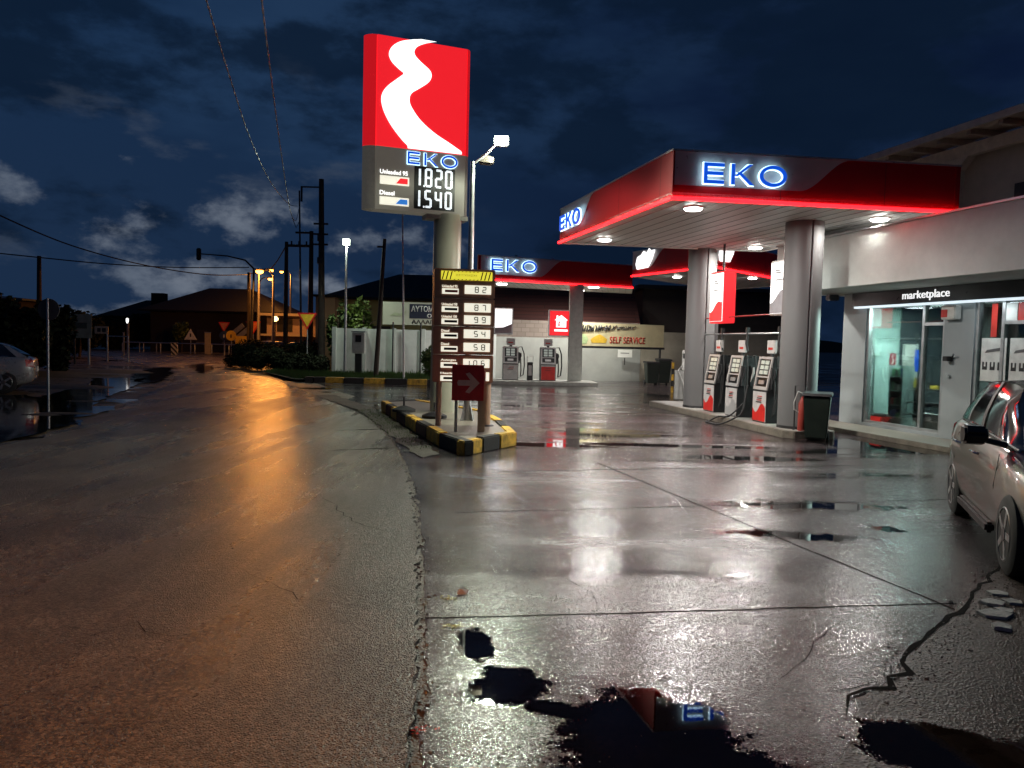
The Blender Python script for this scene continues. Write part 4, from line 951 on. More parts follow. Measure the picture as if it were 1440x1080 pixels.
MB().lathe([(.06, .08), (.07, .12), (.07, .66), (.04, .74), (.02, .80)], 18).build('cylinder', mat('dull red', (.25, .03, .02), .5), fe, True)
MB().tube([(-.1, .1, .05), (-.1, .12, 1.0), (.1, .12, 1.0), (.1, .1, .05)], .014, 6).build('trolley', dkmetal, fe)
MB().tube([(0, 0, .86), (-.1, -.03, .9), (-.16, -.02, .7), (-.15, 0, .55), (-.06, .0, .5)], .012, 6).build('hose', pump_white, fe, True)
MB().cyl((-.13, .1, .08), (-.10, .1, .08), .08).cyl((.10, .1, .08), (.13, .1, .08), .08).build('wheel', rubber, fe)
# bollard and service post left of the rear column
q = PZ(945, 552); bo = thing('bollard', 'yellow and black post on the far end of the pump island', 'bollard', (q.x, q.y, .006))
for k in range(5): MB().cyl((0, 0, .22*k), (0, 0, .22*k+.218), .05, n=14).build('band', yellow if k % 2 == 0 else black, bo)
q = PZ(958, 569); sp_ = thing('air_post', 'grey cabinet with white air hose and gauge beside the rear column', 'air unit', (q.x, q.y+.1, .15), R(-10))
MB().box(-.2, .2, -.15, .15, 0, .85).build('cabinet', mat('grey cabinet', (.22, .22, .21), .5), sp_, bevel=.015); MB().box(-.0, .16, -.1, .1, .855, 1.45).build('gauge_head', pump_white, sp_, bevel=.02)
MB().box(.02, .14, -.112, -.102, 1.2, 1.35).build('gauge', black, sp_); MB().tube([(0, -.12, 1.0), (-.1, -.2, .85), (.05, -.22, .5), (.1, -.2, .12)], .014, 6).build('hose', pump_white, sp_, True)
q = PY(967, 475, 22); os_ = thing('orange_sign', 'narrow upright orange lit strip left of the rear column', 'light box sign', (q.x, 22, 0))
MB().box(-.05, .05, -.04, .04, q.z, q.z+.85).build('lit_strip', E_orange, os_); MB().cyl((0, .06, 0), (0, .06, q.z+.8), .02).build('post', dkmetal, os_)

# ------------------------------------------------------------------ back wall, banner, bins
bw = thing('boundary_wall', 'long grey rendered wall behind the far pumps', 'wall', (0, 0, 0))
wy = 35.5
pA = Vector((-2.6, 35.0)); pB = Vector((6.0, 36.2)); pC = Vector((14, 37.5))
def wallseg(a, b, z0, z1, m, th=.22, name='wall_section', parent=bw, cap=None):
    d = (b-a); rz = math.atan2(d.y, d.x); o = MB().box(0, d.length, 0, th, z0, z1).build(name, m, parent); o.location = (a.x, a.y, 0); o.rotation_euler = (0, 0, rz)
    if cap: MB().box(-.02, d.length+.02, -.04, th+.04, z1+.002, z1+.06).build('coping', cap, o)
    return o
brick = bpy.data.materials.new('concrete block wall'); brick.use_nodes = True
def mkbrick(m, c1_, c2_, mo, sc=1.0, bw_=.4, rh=.2):
    N = m.node_tree.nodes; L = m.node_tree.links; b = N['Principled BSDF']; tc = N.new('ShaderNodeTexCoord'); mp = N.new('ShaderNodeMapping'); mp.inputs['Rotation'].default_value = (R(90), 0, 0)
    br_ = N.new('ShaderNodeTexBrick'); L.new(tc.outputs['Object'], mp.inputs[0]); L.new(mp.outputs[0], br_.inputs['Vector'])
    br_.inputs['Color1'].default_value = (*c1_, 1); br_.inputs['Color2'].default_value = (*c2_, 1); br_.inputs['Mortar'].default_value = (*mo, 1)
    br_.inputs['Scale'].default_value = sc; br_.inputs['Brick Width'].default_value = bw_; br_.inputs['Row Height'].default_value = rh; br_.inputs['Mortar Size'].default_value = .012
    L.new(br_.outputs[0], b.inputs['Base Color']); b.inputs['Roughness'].default_value = .85
mkbrick(brick, (.20, .165, .14), (.24, .20, .17), (.14, .12, .10))
wallseg(pA, pB, 0, 1.95, wall_g); wallseg(pA+Vector((0, .4)), pB+Vector((0, .4)), 0, 2.75, brick, name='upper_block_wall')
wallseg(pB+Vector((.01, 0)), pC, 0, 2.35, mat('stained concrete wall', (.30, .28, .22), .8, 0, .25, .8, .3))
shed = thing('tiled_shed', 'long low building with dark red corrugated roof behind the far pumps', 'building', (0, 0, 0))
rf = bpy.data.materials.new('red corrugated roof'); rf.use_nodes = True; mkbrick(rf, (.05, .014, .011), (.07, .02, .014), (.015, .006, .005), 1, 3.0, .18)
MB().add([(-2.6, 36.5, 2.7), (6.2, 37.6, 2.7), (6.2, 41, 5.2), (-2.6, 40, 5.2)], [(0, 1, 2, 3)]).add([(-2.6, 36.5, 2.55), (6.2, 37.6, 2.55), (6.2, 41, 5.05), (-2.6, 40, 5.05)], [(0, 1, 2, 3)]).build('roof', rf, shed)
MB().prism([(-2.5, 36.8), (6.1, 37.8), (6.1, 46), (-2.5, 46)], 0, 2.6).build('wall', brick, shed)
shed2 = thing('dark_building', 'dark building block behind the self service banner', 'building', (0, 0, 0))
MB().prism([(6.6, 39.5), (16, 41), (16, 50), (6.6, 50)], 0, 4.6).build('wall', mat('dark wall', (.05, .04, .035), .9), shed2)
MB().prism([(6.3, 39.2), (16.3, 40.7), (16.3, 50.3), (6.3, 50.3)], 4.605, 4.8).build('roof', dkmetal, shed2)
t0 = PY(738, 425, 38.3)
# banner
a = PY(816, 486, 33.6); b = PY(933, 487, 35.2); zt_ = PY(816, 454, 33.6).z; d_ = Vector((b.x-a.x, b.y-a.y)); wb = d_.length
bn = thing('banner_board', 'cream banner board reading self service in red on the grey wall', 'sign', (a.x, a.y, 0), math.atan2(d_.y, d_.x))
cream = mat('cream banner', (.62, .58, .34), .5, 0, .15, 1.5)
MB().box(0, wb, 0, .12, a.z, zt_+.02).build('board', cream, bn); MB().box(-.05, wb+.05, -.02, .14, a.z-.1, a.z-.003).build('lower_rail', dkmetal, bn)
MB().cyl((wb-.05, .2, 0), (wb-.05, .2, zt_), .05).build('post', dkmetal, bn); MB().cyl((.15, .2, 0), (.15, .2, zt_), .05).build('post', dkmetal, bn)
text('SELF SERVICE', wb*.43, .30, inkred, bn, wb*.34, -.002, a.z+.13, off=.02)
rnd = random.Random(77); hz_ = zt_-a.z
for k in range(30):
    x_ = .1+k*wb*.62/30; h_ = .32-.006*k; z_ = zt_-.06-h_; n_ = MB()
    mb = MB().tube([(x_+rnd.uniform(-.03, .03), -.012, z_), (x_+rnd.uniform(-.06, .1), -.012, z_+h_*.5), (x_+rnd.uniform(0, .12), -.012, z_+h_*rnd.uniform(.7, 1))], [.028 if k < 16 else .014, .045 if k < 16 else .02, .02], 5)
    mb.build('graffiti_stroke', ink, bn)
MB().prism([(.55, a.z+.14), (1.25, a.z+.14), (1.32, a.z+.3), (1.15, a.z+.42), (.95, a.z+.52), (.7, a.z+.42), (.5, a.z+.3)], -.008, -.002, 'xz').build('yellow_mark', mat('yellow ink', (.75, .5, .05), .5), bn)
MB().prism([(.05, a.z+.08), (.3, a.z+.1), (.38, a.z+.3), (.25, a.z+.5), (.05, a.z+.52)], -.008, -.002, 'xz').build('green_mark', mat('green ink', (.45, .6, .3), .5), bn)
q = PY(883, 500, 34.6); ws = thing('wall_notice', 'small white notice plate on the grey wall under the banner', 'sign', (q.x, 35.6, q.z))
MB().box(-.32, .34, -.03, .0, -.1, .25).build('plate', white_paint, ws); MB().box(-.2, .2, -.034, -.031, .08, .11).build('print', ink, ws); MB().box(-.02, .02, -.04, .0, -.45, -.12).build('tap', dkmetal, ws)
for px, lb_ in ((910, 'left of the two green bins by the back wall'), (926, 'right and taller of the two green bins by the back wall')):
    q = PZ(px, 539); b_ = bin_(lb_, (q.x, q.y-1.0, .006), R(6), 'green bins by the back wall'); b_.scale = (1.0, 1, 1.0 if px < 920 else 1.13)
# ------------------------------------------------------------------ left of the totem: kerb, wall, cabinet, boards, poles
kb = thing('kerb_line', 'far yellow and black kerb in front of the white wall', 'kerb', (0, 0, 0))
for i, (x0, x1) in enumerate(((428, 441), (441, 457), (457, 483), (483, 511), (511, 541), (541, 572), (572, 600), (600, 632), (632, 660))):
    a = PZ(x0, 541); b = PZ(x1, 542); a.y = 28.9; b.y = 29.1; a = PY(x0, 540, 28.9); b = PY(x1, 541, 29.0)
    MB().prism([(a.x+.01, 28.9), (b.x-.01, 29.0), (b.x-.01, 29.25), (a.x+.01, 29.15)], 0, .22).build('kerb_stone', yellow if i % 2 == 0 and i else blackk, kb, bevel=.02)
sheet('verge', [(-8.3, 29.1), (-3, 29.3), (-3, 35.4), (-11.6, 35.4), (-10.3, 32.8)], .12, mat('verge soil', (.04, .035, .02), .8, 0, .3, 3, .5))
gb = MB(); rnd = random.Random(31)
for _ in range(9000):
    x_ = rnd.uniform(-11.5, -3.1); y_ = rnd.uniform(29.3, 34.5); h_ = rnd.uniform(.06, .2)*(1.6 if rnd.random() < .1 else 1)
    if x_ < -8.2-(y_-29.1)*.55: continue
    l_ = rnd.uniform(-.08, .08); gb.add([(x_-.02, y_, .12), (x_+.02, y_, .12), (x_+l_, y_+rnd.uniform(-.05, .05), .12+h_)], [(0, 1, 2)])
for _ in range(1100):
    t_ = rnd.random(); p_ = Vector(xy(520, 577)).lerp(Vector(xy(615, 632)), t_); x_ = p_.x+rnd.gauss(-.1, .22); y_ = p_.y+rnd.gauss(0, .2); h_ = rnd.uniform(.01, .05)
    gb.add([(x_-.006, y_, .01), (x_+.006, y_, .01), (x_+rnd.uniform(-.03, .03), y_, .01+h_)], [(0, 1, 2)])
tag(gb.build('grass', grassm), 'grass and weeds on the verges beside kerb and island', 'grass', kind='stuff')
ww = thing('white_wall', 'long whitewashed block wall behind the far kerb', 'wall', (0, 0, 0))
a = PY(466, 525, 34.2); b = PY(672, 525, 35.0)
wallseg(Vector((a.x, 34.2)), Vector((b.x+.8, 35.0)), 0, 2.15, wall_w, parent=ww)
for k in range(5): 
    x_ = a.x+.05+k*1.3; MB().box(x_, x_+.16, 34.07+k*.14, 34.2+k*.14, 0, 2.2).build('pier', wall_w, ww)
q = PY(504, 524, 33.4); mc = thing('meter_cabinet', 'grey meter cabinet on a dark post in front of the white wall', 'cabinet', (q.x, 33.4, .1))
MB().box(-.14, .14, -.1, .1, 0, .95).build('post', dkmetal, mc); MB().box(-.27, .27, -.16, .16, .96, 1.85).build('box', mat('grey cabinet pale', (.45, .46, .44), .5), mc, bevel=.02)
MB().box(-.3, .3, -.19, .19, 1.86, 1.92).build('hood', metal, mc); MB().box(-.12, .14, -.168, -.161, 1.45, 1.75).build('window', black, mc)
def pole(label, px_b, py_b, px_t, py_t, Y, r, m, name='utility_pole', cat='pole', Yt=None, group=None):
    a = PY(px_b, py_b, Y); b = PY(px_t, py_t, Yt or Y); t = thing(name, label, cat, (a.x, Y, 0), 0, group)
    MB().tube([(0, 0, 0), ((b.x-a.x)*.5, (b.y-a.y)*.5, b.z*.5), (b.x-a.x, b.y-a.y, b.z)], [r*1.25, r, r*.8], 10).build('shaft', m, t, True)
    return t, b.z, b.x-a.x
t, h_, d_ = pole('thin white flagpole standing at the far yellow kerb', 568, 534, 566, 295, 29.6, .035, white_paint, 'flagpole'); MB().lathe([(.07, h_), (.05, h_+.08), (.01, h_+.1)], 12, d_, 0).build('finial', white_paint, t)
t, h_, d_ = pole('dark leaning pole in front of the white wall, left of the billboard', 528, 527, 541, 336, 31, .085, wood); MB().box(d_-.3, d_+.05, -.03, .03, h_-.35, h_-.28).build('bracket', dkmetal, t)
# lit lamp 2
a = PY(485, 524, 33.8); b = PY(490, 345, 33.8)
l2 = thing('street_lamp', 'slim lamp post with small square white light by the white wall', 'street lamp', (a.x, 33.8, 0))
MB().tube([(0, 0, 0), (0, 0, b.z*.5), (0, 0, b.z)], [.07, .055, .04], 12).build('pole', metal, l2, True)
MB().box(-.17, .17, -.06, .1, b.z, b.z+.28).build('flood_head', metal, l2, bevel=.02); MB().box(-.14, .14, -.09, -.062, b.z+.03, b.z+.25).build('lens', E_lamp, l2)
lamp('SPOT', 'lamp_bulb', (0, -.15, b.z+.1), 700, (.88, 1, .85), l2, rot=(R(25), 0, R(0)), size=.1, spot=R(160), blend=.6)
lamp('SPOT', 'lamp_bulb', (0, .15, b.z-.1), 300, (.9, 1, .7), l2, rot=(R(-35), 0, R(-15)), size=.1, spot=R(160), blend=.6)
# billboard
a = PY(538, 456, 34.6); b = PY(640, 459, 34.6); zt_ = PY(538, 424, 34.6).z; wb = b.x-a.x
bb = thing('billboard', 'wide white board with dark panel of white capitals behind the price board', 'sign', (a.x, 34.6, 0), 0)
MB().box(0, wb, 0, .06, a.z, zt_).build('board', mat('white board', (.5, .52, .42), .6, 0, .1, 1), bb)
nx = PY(576, 430, 34.6).x-a.x; nv = mat('navy panel', (.02, .025, .05), .5)
pn = MB().box(nx, wb-.1, -.012, -.003, a.z+.30, zt_-.08).build('panel', nv, bb)
text('ΑΥΤΟΜΑΤ', 1.35, .27, white_paint, pn, nx+.08, -.013, zt_-.42, off=.02); text('Ο', .2, .17, white_paint, pn, nx+.8, -.013, a.z+.34, off=.02)
text('ΑΛΛΑΓΗ', 1.2, .18, ink, bb, nx+.1, -.003, a.z+.06, off=.02)
cxm = nx*.55; MB().prism([(cxm-.35, a.z+.4), (cxm-.1, a.z+.55), (cxm+.1, a.z+.5), (cxm+.4, a.z+.62), (cxm+.3, a.z+.42), (cxm, a.z+.38)], -.008, -.003, 'xz').build('faded_mark', mat('faded green', (.4, .45, .3), .6), bb)
for px in (553, 592): x_ = PY(px, 450, 34.1).x-a.x; MB().cyl((x_, -.5, .1), (x_, -.5, a.z+.1), .035).build('post', dkmetal, bb)
# overhead poles behind
t, h_, d_ = pole('tallest dark wooden pole by the orange house', 452, 524, 452, 252, 38, .15, wood, group='dark utility poles by the orange house')
MB().box(-1.0+d_, d_, -.04, .04, h_-.42, h_-.36).build('bracket', dkmetal, t); MB().box(-1.0+d_, -.92+d_, -.04, .04, h_-1.1, h_-.36).build('bracket', dkmetal, t)
for k in range(3): MB().box(d_-.35, d_+.35, -.05, .05, h_-2.2-.5*k, h_-2.12-.5*k).build('crossarm', wood, t)
for z_ in (2.5, 3.6): MB().cyl((d_, 0, h_*.3+z_), (d_, 0, h_*.3+z_+.3), .17, n=10).build('band', dkmetal, t)
t, h_, d_ = pole('left pole of the H frame carrying a cross beam', 401, 505, 403, 340, 44, .12, wood, group='dark utility poles by the orange house')
x2 = PY(438, 346, 44).x-t.location.x; MB().box(d_, x2, -.06, .06, h_-.28, h_-.14).build('crossarm', wood, t)
for k in range(3): x_ = d_+(x2-d_)*(.2+.3*k); MB().cyl((x_, 0, h_-.14), (x_, 0, h_+.05), .05, n=8).build('insulator', dkmetal, t)
t, h_, d_ = pole('right pole of the H frame, shorter than the tall pole', 436, 507, 438, 325, 44, .14, wood, group='dark utility poles by the orange house')
MB().box(d_-.9, d_+.1, -.06, .06, h_-.15, h_-.05).build('crossarm', wood, t)
t, h_, d_ = pole('short bent pole hung with the two bright cables', 424, 505, 421, 268, 40, .05, dkmetal, 'cable_mast', group='dark utility poles by the orange house')
MB().tube([(d_, 0, h_-1.6), (d_-.15, 0, h_-1.9), (d_-.35, 0, h_-1.4)], .02, 6).build('cable_hook', dkmetal, t)
t, h_, d_ = pole('dark pole under the traffic signal arm', 350, 497, 350, 383, 55, .14, wood, name='utility_pole')
t, h_, d_ = pole('lone dark pole against the sky at far left', 55, 470, 55, 360, 45, .14, wood, name='utility_pole')
# cables lit from below
cabm = mat('bright cable', (.75, .77, .8), .4, .2, .2, 30)
def cable(label, pts, r, m, group):
    tag(MB().tube(catmull([tuple(PY(*p)) if len(p) == 3 and isinstance(p[0], int) else p for p in pts], 10), r, 6).build('overhead_cable', m, smooth=True), label, 'cable', group)
def twist(pts, r, n=130):       # two strands wound round each other
    pts = catmull(pts, 30); out = [MB(), MB()]; mb = MB()
    for s in (0, math.pi):
        q = []
        for i, p in enumerate(pts):
            p = Vector(p); a = i*.9+s; q.append(p+Vector((math.cos(a), 0, math.sin(a)))*r*.9)
        mb.tube(q, r, 6)
    return mb
cab1 = [tuple(PY(*p)) for p in ((418, 290, 40), (405, 286, 36), (380, 255, 29), (352, 195, 22), (322, 105, 16.5), (290, 0, 12.5), (268, -75, 10.2))]
cab2 = [tuple(PY(*p)) for p in ((421, 290, 40), (416, 310, 37), (408, 295, 32), (396, 220, 24), (384, 130, 17.5), (368, 0, 12.5), (362, -75, 10.6))]
for cb, lb_ in ((cab1, 'left of the two twisted bright cables sweeping down to the mast'), (cab2, 'right of the two twisted bright cables sweeping down to the mast')):
    e1, e2 = Vector(cb[-1]), Vector(cb[-2]); d = (e1-e2); cb += [tuple(e1+Vector((d.x*1.5, d.y*1.5, .15))), tuple(e1+Vector((d.x*3.5, d.y*3.5, .1)))]
    tag(twist(cb, .010).build('overhead_cable', cabm, smooth=True), lb_, 'cable', 'twisted cables overhead')
dcab = mat('dark cable', (.01, .01, .012), .6)
for lb_, p_ in (('dark cable sagging from upper left towards the signal pole', ((-60, 270, 30), (0, 303, 34), (100, 345, 40), (200, 372, 46), (290, 386, 51), (350, 386, 55))),
                ('thin straight dark cable from the lone left pole', ((-40, 352, 44), (55, 362, 45), (150, 371, 48), (250, 376, 51), (350, 376, 55))),
                ('dark cable between the signal pole and the H frame', ((350, 385, 55), (380, 378, 49), (403, 345, 44)))):
    tag(MB().tube(catmull([tuple(PY(*q)) for q in p_], 8), .035, 5).build('overhead_cable', dcab), lb_, 'cable', 'dark cables in the distance')
# traffic signal arm
a = PY(352, 497, 54); tsg = thing('traffic_signal', 'long curved signal arm with a dark signal head over the road', 'traffic light', (a.x, 54, 0))
pp = [(0, 0, 0)]+[(PY(x, y, 54).x-a.x, 0, PY(x, y, 54).z) for x, y in ((356, 420), (357, 378), (345, 366), (320, 360), (283, 357))]
MB().tube(pp, [.1, .09, .08, .06, .05, .04], 8).build('arm', dkmetal, tsg, True)
q = pp[-1]; sgh = MB().box(q[0]-.32, q[0]-.02, -.12, .12, q[2]-.45, q[2]+.4).build('signal_head', black, tsg, bevel=.06)
for k in range(3): MB().cyl((q[0]-.17, -.2, q[2]-.3+.27*k), (q[0]-.17, -.12, q[2]-.3+.27*k), .1, n=12).build('lens_hood', black, sgh)
# sodium lamps
def sodium(label, px, py, Y, base_py, power, s=1.0, side=1, em=E_sod):
    b = PY(px, py, Y); t = thing('street_lamp', label, 'street lamp', (b.x+side*.9, Y, 0), 0, 'orange street lamps down the road')
    MB().tube([(0, 0, 0), (0, 0, b.z*.6), (0, 0, b.z-.3), (-side*.2, 0, b.z+.02), (-side*.6, 0, b.z+.1)], [.1, .08, .06, .05, .04], 10).build('pole', mat('pale lamp post', (.4, .36, .3), .5), t, True)
    hd = MB().box(-side*.9-.3*s, -side*.9+.3*s, -.14, .14, b.z+.03, b.z+.15).build('lamp_head', metal, t, bevel=.03)
    MB().lathe([(.20*s, b.z+.02), (.2*s, b.z-.08*s), (.1*s, b.z-.15*s), (.02, b.z-.17*s)], 14, -side*.9, 0).build('lens', em, hd, True)
    if power: lamp('SPOT', 'lamp_bulb', (-side*.9, -.1, b.z-.22), power, (1, .36, .06), t, size=.15, spot=R(177), blend=.02)
    return t
sodium('brightest orange street lamp beside the signal pole', 365, 381, 50, 0, 1250, 1.15, 1)
sodium('orange street lamp on the pale post just right of the brightest one', 381, 380, 56, 0, 900, .8, -1)
sodium('farthest small orange street lamp above the road bend', 396, 382, 75, 0, 1200, .8, 1)
sodium('small orange lamp low between the poles', 380, 392, 66, 0, 0, .9, -1)
gl = thing('globe_lamp', 'small warm globe lamp low by the parked car', 'lamp', (PY(387, 449, 52).x, 52, 0)); b = PY(387, 449, 52)
MB().cyl((0, 0, 0), (0, 0, b.z), .04).build('post', dkmetal, gl); MB().lathe([(.05, b.z-.15), (.2, b.z-.05), (.22, b.z+.05), (.1, b.z+.2)], 12).build('globe', mat('warm globe', (.8, .6, .3), .4, emit=(1, .6, .2), es=6), gl, True)
for px, py, Y, lb_ in ((735, 424, 37.0, 'left of two tiny orange lamps above the red roof'), (743, 422, 37.0, 'right of two tiny orange lamps above the red roof')):
    b = PY(px-4 if px < 740 else px-5, py, 39.5); t = thing('wall_lamp', lb_, 'lamp', (b.x, 39.5, b.z), 0, 'tiny orange lamps above the red roof'); MB().lathe([(.05, -.08), (.1, 0), (.05, .1)], 10).build('globe', E_sod, t, True); MB().box(-.02, .02, 0, .3, .1, .13).build('bracket', dkmetal, t)
# sodium street lamp behind the photographer, lighting the near road
kl = thing('street_lamp', 'orange street lamp on the near roadside behind the viewpoint', 'street lamp', (-6.0, -.6, 0))
MB().tube([(0, 0, 0), (0, 0, 3.6), (.1, 0, 5.3), (.8, 0, 5.7)], [.1, .08, .06, .05], 12).build('pole', metal, kl, True)
hd = MB().box(.7, 1.3, -.14, .14, 5.65, 5.78).build('lamp_head', metal, kl, bevel=.03); MB().lathe([(.2, 5.64), (.18, 5.56), (.05, 5.52)], 14, 1.05, 0).build('lens', E_sod, hd, True)
lamp('SPOT', 'lamp_bulb', (1.05, 0, 5.45), 1950, (1, .34, .07), kl, rot=(R(6), R(8), 0), size=.15, spot=R(132), blend=.55)

# ------------------------------------------------------------------ signs down the road
sgn_w = mat('sign white', (.7, .7, .68), .5); sgn_r = mat('sign red', (.6, .03, .02), .45); sgn_y = mat('sign yellow', (.8, .5, .04), .45)
def plate_sign(name, label, px, py, Y, size, shape, rim, face, rz=0, group=None, extra=None, back=False):
    c = PY(px, py, Y); t = thing(name, label, 'road sign', (c.x, Y, 0), rz, group)
    MB().cyl((0, .05, 0), (0, .05, c.z+size*.3), .03, n=8).build('post', metal, t)
    def shp(s):
        if shape == 'down': return [(-s*.58, s*.33+s*.17), (s*.58, s*.5), (0, -s*.5)]
        if shape == 'up': return [(-s*.58, -s*.5), (s*.58, -s*.5), (0, s*.5)]
        if shape == 'round': return [(s*.5*math.cos(k*math.pi/10), s*.5*math.sin(k*math.pi/10)) for k in range(20)]
        return [(-s*.5*shape[0], -s*.5*shape[1]), (s*.5*shape[0], -s*.5*shape[1]), (s*.5*shape[0], s*.5*shape[1]), (-s*.5*shape[0], s*.5*shape[1])]
    p = MB().prism([(x, c.z+z) for x, z in shp(size)], -.01, .015, 'xz').build('panel', rim, t)
    off = .0 if shape not in ('down', 'up') else (size*.05 if shape == 'down' else -size*.05)
    MB().prism([(x, c.z+z+off) for x, z in shp(size*.72 if shape in ('down', 'up') else size*.86)], -.016, -.0105, 'xz').build('face', face, p)
    if extra: MB().box(-size*.06, size*.06, -.022, -.0165, c.z-size*.2+off, c.z+size*.12+off).build('symbol', extra, p)
    return t
plate_sign('yield_sign', 'yellow triangular yield sign with red rim beside the tall pole', 432, 452, 36, .80, 'down', sgn_r, sgn_y)
plate_sign('yield_sign', 'red and white yield sign left of the round yellow sign', 315, 460, 66, .85, 'down', sgn_r, mat('faded red', (.55, .2, .12), .5), group='yield signs at the far crossing')
plate_sign('yield_sign', 'bright red yield sign at the foot of the signal pole', 356, 461, 56, .95, 'down', sgn_r, mat('faded orange', (.8, .2, .06), .5), group='yield signs at the far crossing')
plate_sign('warning_sign', 'white triangular warning sign behind the guard rails', 268, 470, 67, .95, 'up', sgn_w, sgn_w, extra=ink)
plate_sign('round_sign', 'round yellow sign at the far crossing', 325, 472, 64, .85, 'round', sgn_y, sgn_y, extra=ink)
plate_sign('yellow_plate_sign', 'rectangular yellow sign right of the round yellow one', 340, 478, 63, .7, (1.5, .9), sgn_y, sgn_y, extra=ink)
plate_sign('blue_arrow_sign', 'round dark sign under the left yield sign', 315, 472, 65.5, .8, 'round', mat('sign blue', (.02, .04, .12), .5), mat('sign blue', (.02, .04, .12), .5), extra=sgn_w)
for k, (x, y) in enumerate(((331, 466), (340, 470))):
    c = PY(x, y, 68); t = thing('direction_board', ('upper' if k == 0 else 'lower')+' of two slanted striped direction boards at the crossing', 'road sign', (c.x, 68, 0), 0, 'slanted boards at the crossing')
    MB().box(-.9, .9, -.03, .03, -.2, .2, m=Matrix.Translation((0, 0, c.z)) @ Matrix.Rotation(R(-40), 4, 'Y')).build('panel', mat('grey board', (.3, .3, .28), .5), t); MB().cyl((0, .05, 0), (0, .05, c.z), .04).build('post', dkmetal, t)
def marker(label, px, py, Y, w_, h_, m, **kw):
    c = PZ(px, py); t = thing('marker_post', label, 'post', (PY(px, py, Y).x, Y, 0), 0, kw.get('group')); MB().box(-w_/2, w_/2, -.06, .06, 0, h_).build('shaft', m, t, bevel=.02); MB().box(-w_/2-.02, w_/2+.02, -.08, .08, h_+.001, h_+.05).build('cap', metal, t); return t
marker('pale square pillar behind the guard rails', 292, 492, 67, .5, 1.9, mat('pale pillar', (.45, .38, .25), .6))
st = bpy.data.materials.new('chevron stripes'); st.use_nodes = True
def _s():
    N = st.node_tree.nodes; L = st.node_tree.links; tc = N.new('ShaderNodeTexCoord'); wv = N.new('ShaderNodeTexWave'); wv.bands_direction = 'DIAGONAL'; wv.inputs['Scale'].default_value = 1.6
    cr = N.new('ShaderNodeValToRGB'); cr.color_ramp.interpolation = 'CONSTANT'; cr.color_ramp.elements[0].color = (.02, .02, .02, 1); cr.color_ramp.elements[1].position = .5; cr.color_ramp.elements[1].color = (.55, .55, .5, 1)
    L.new(tc.outputs['Object'], wv.inputs[0]); L.new(wv.outputs['Fac'], cr.inputs[0]); L.new(cr.outputs[0], N['Principled BSDF'].inputs['Base Color'])
_s(); marker('black and white striped marker post at the road bend', 245, 497, 62, .5, 1.0, st)
# guard rails
def rail_hoop():
    t = thing('guard_rail', 'low tubular metal hoop barrier at the end of the road', 'guard rail', (0, 0, 0), 0, 'hoop barriers at the end of the road')
    MB().tube([(-.95, 0, 0), (-.95, 0, .75), (-.85, 0, .85), (.85, 0, .85), (.95, 0, .75), (.95, 0, 0)], .045, 8).build('hoop', metal, t, True)
    return t
g0 = rail_hoop(); PL = ['leftmost', 'second from left', 'third from left', 'fourth from left', 'fifth from left', 'sixth from left', 'seventh from left', 'rightmost']
for k in range(8):
    o = g0 if k == 0 else copy_tree(g0)
    q = PY(187+k*24, 492, 69); o.location = (q.x, 69, .03); o['label'] = PL[k]+' of the low tubular hoop barriers at the road end'
# left signs
c = PY(66, 435, 19.2); t = thing('round_sign', 'back of a round sign on a thin pole at the left puddle', 'road sign', (c.x, 19.2, 0))
MB().cyl((0, .03, 0), (0, .03, c.z+.28), .03, n=10).build('post', metal, t, True); MB().cyl((0, .06, c.z), (0, .09, c.z), .27, n=28).build('disc', mat('sign back', (.09, .085, .08), .6), t)
a = PY(98, 475, 40); b = PY(129, 442, 40); t = thing('direction_sign', 'pale rounded square sign panel by the left hedge', 'road sign', (a.x, 40, 0))
MB().box(0, b.x-a.x, 0, .05, a.z, b.z).build('panel', mat('pale panel', (.33, .31, .22), .5, 0, .3, 2), t, bevel=.02); MB().cyl((.95, .1, 0), (.95, .1, b.z-.1), .06).build('post', metal, t); MB().cyl((.2, .1, 0), (.2, .1, b.z-.1), .05).build('post', dkmetal, t)
MB().box(.2, .9, -.006, -.001, a.z+.5, a.z+.8).build('print', mat('faded dark', (.1, .1, .07), .6), t)
a = PY(133, 469, 44); b = PY(152, 459, 44); t = thing('small_sign', 'small cream plate sign right of the rounded square sign', 'road sign', (a.x, 44, 0))
MB().box(0, b.x-a.x, 0, .04, a.z, b.z).build('panel', mat('cream plate', (.6, .42, .28), .5), t); MB().box(.15, .35, -.006, -.001, a.z+.1, b.z-.1).build('print', ink, t); MB().box(.42, .65, -.006, -.001, a.z+.1, b.z-.1).build('print', ink, t)
MB().cyl((.7, .06, 0), (.7, .06, b.z), .05).build('post', metal, t); MB().box(.7, 1.9, .05, .08, a.z-.15, a.z-.1).build('rail_bar', metal, t); MB().cyl((1.9, .06, 0), (1.9, .06, a.z-.1), .05).build('post', metal, t)
marker('tall thin pale post left of the guard rails', 180, 496, 60, .16, 2.4, metal, group='tall posts at left end of the rails')
marker('second thin post beside the tall pale post', 174, 497, 58, .10, 1.7, metal, group='tall posts at left end of the rails')
b = PY(179, 450, 60); t = thing('post_lamp', 'tiny white light on top of the tall thin post', 'lamp', (b.x, 60, b.z)); MB().lathe([(.03, -.3), (.1, -.1), (.1, .1), (.03, .16)], 10).build('globe', E_white, t, True)

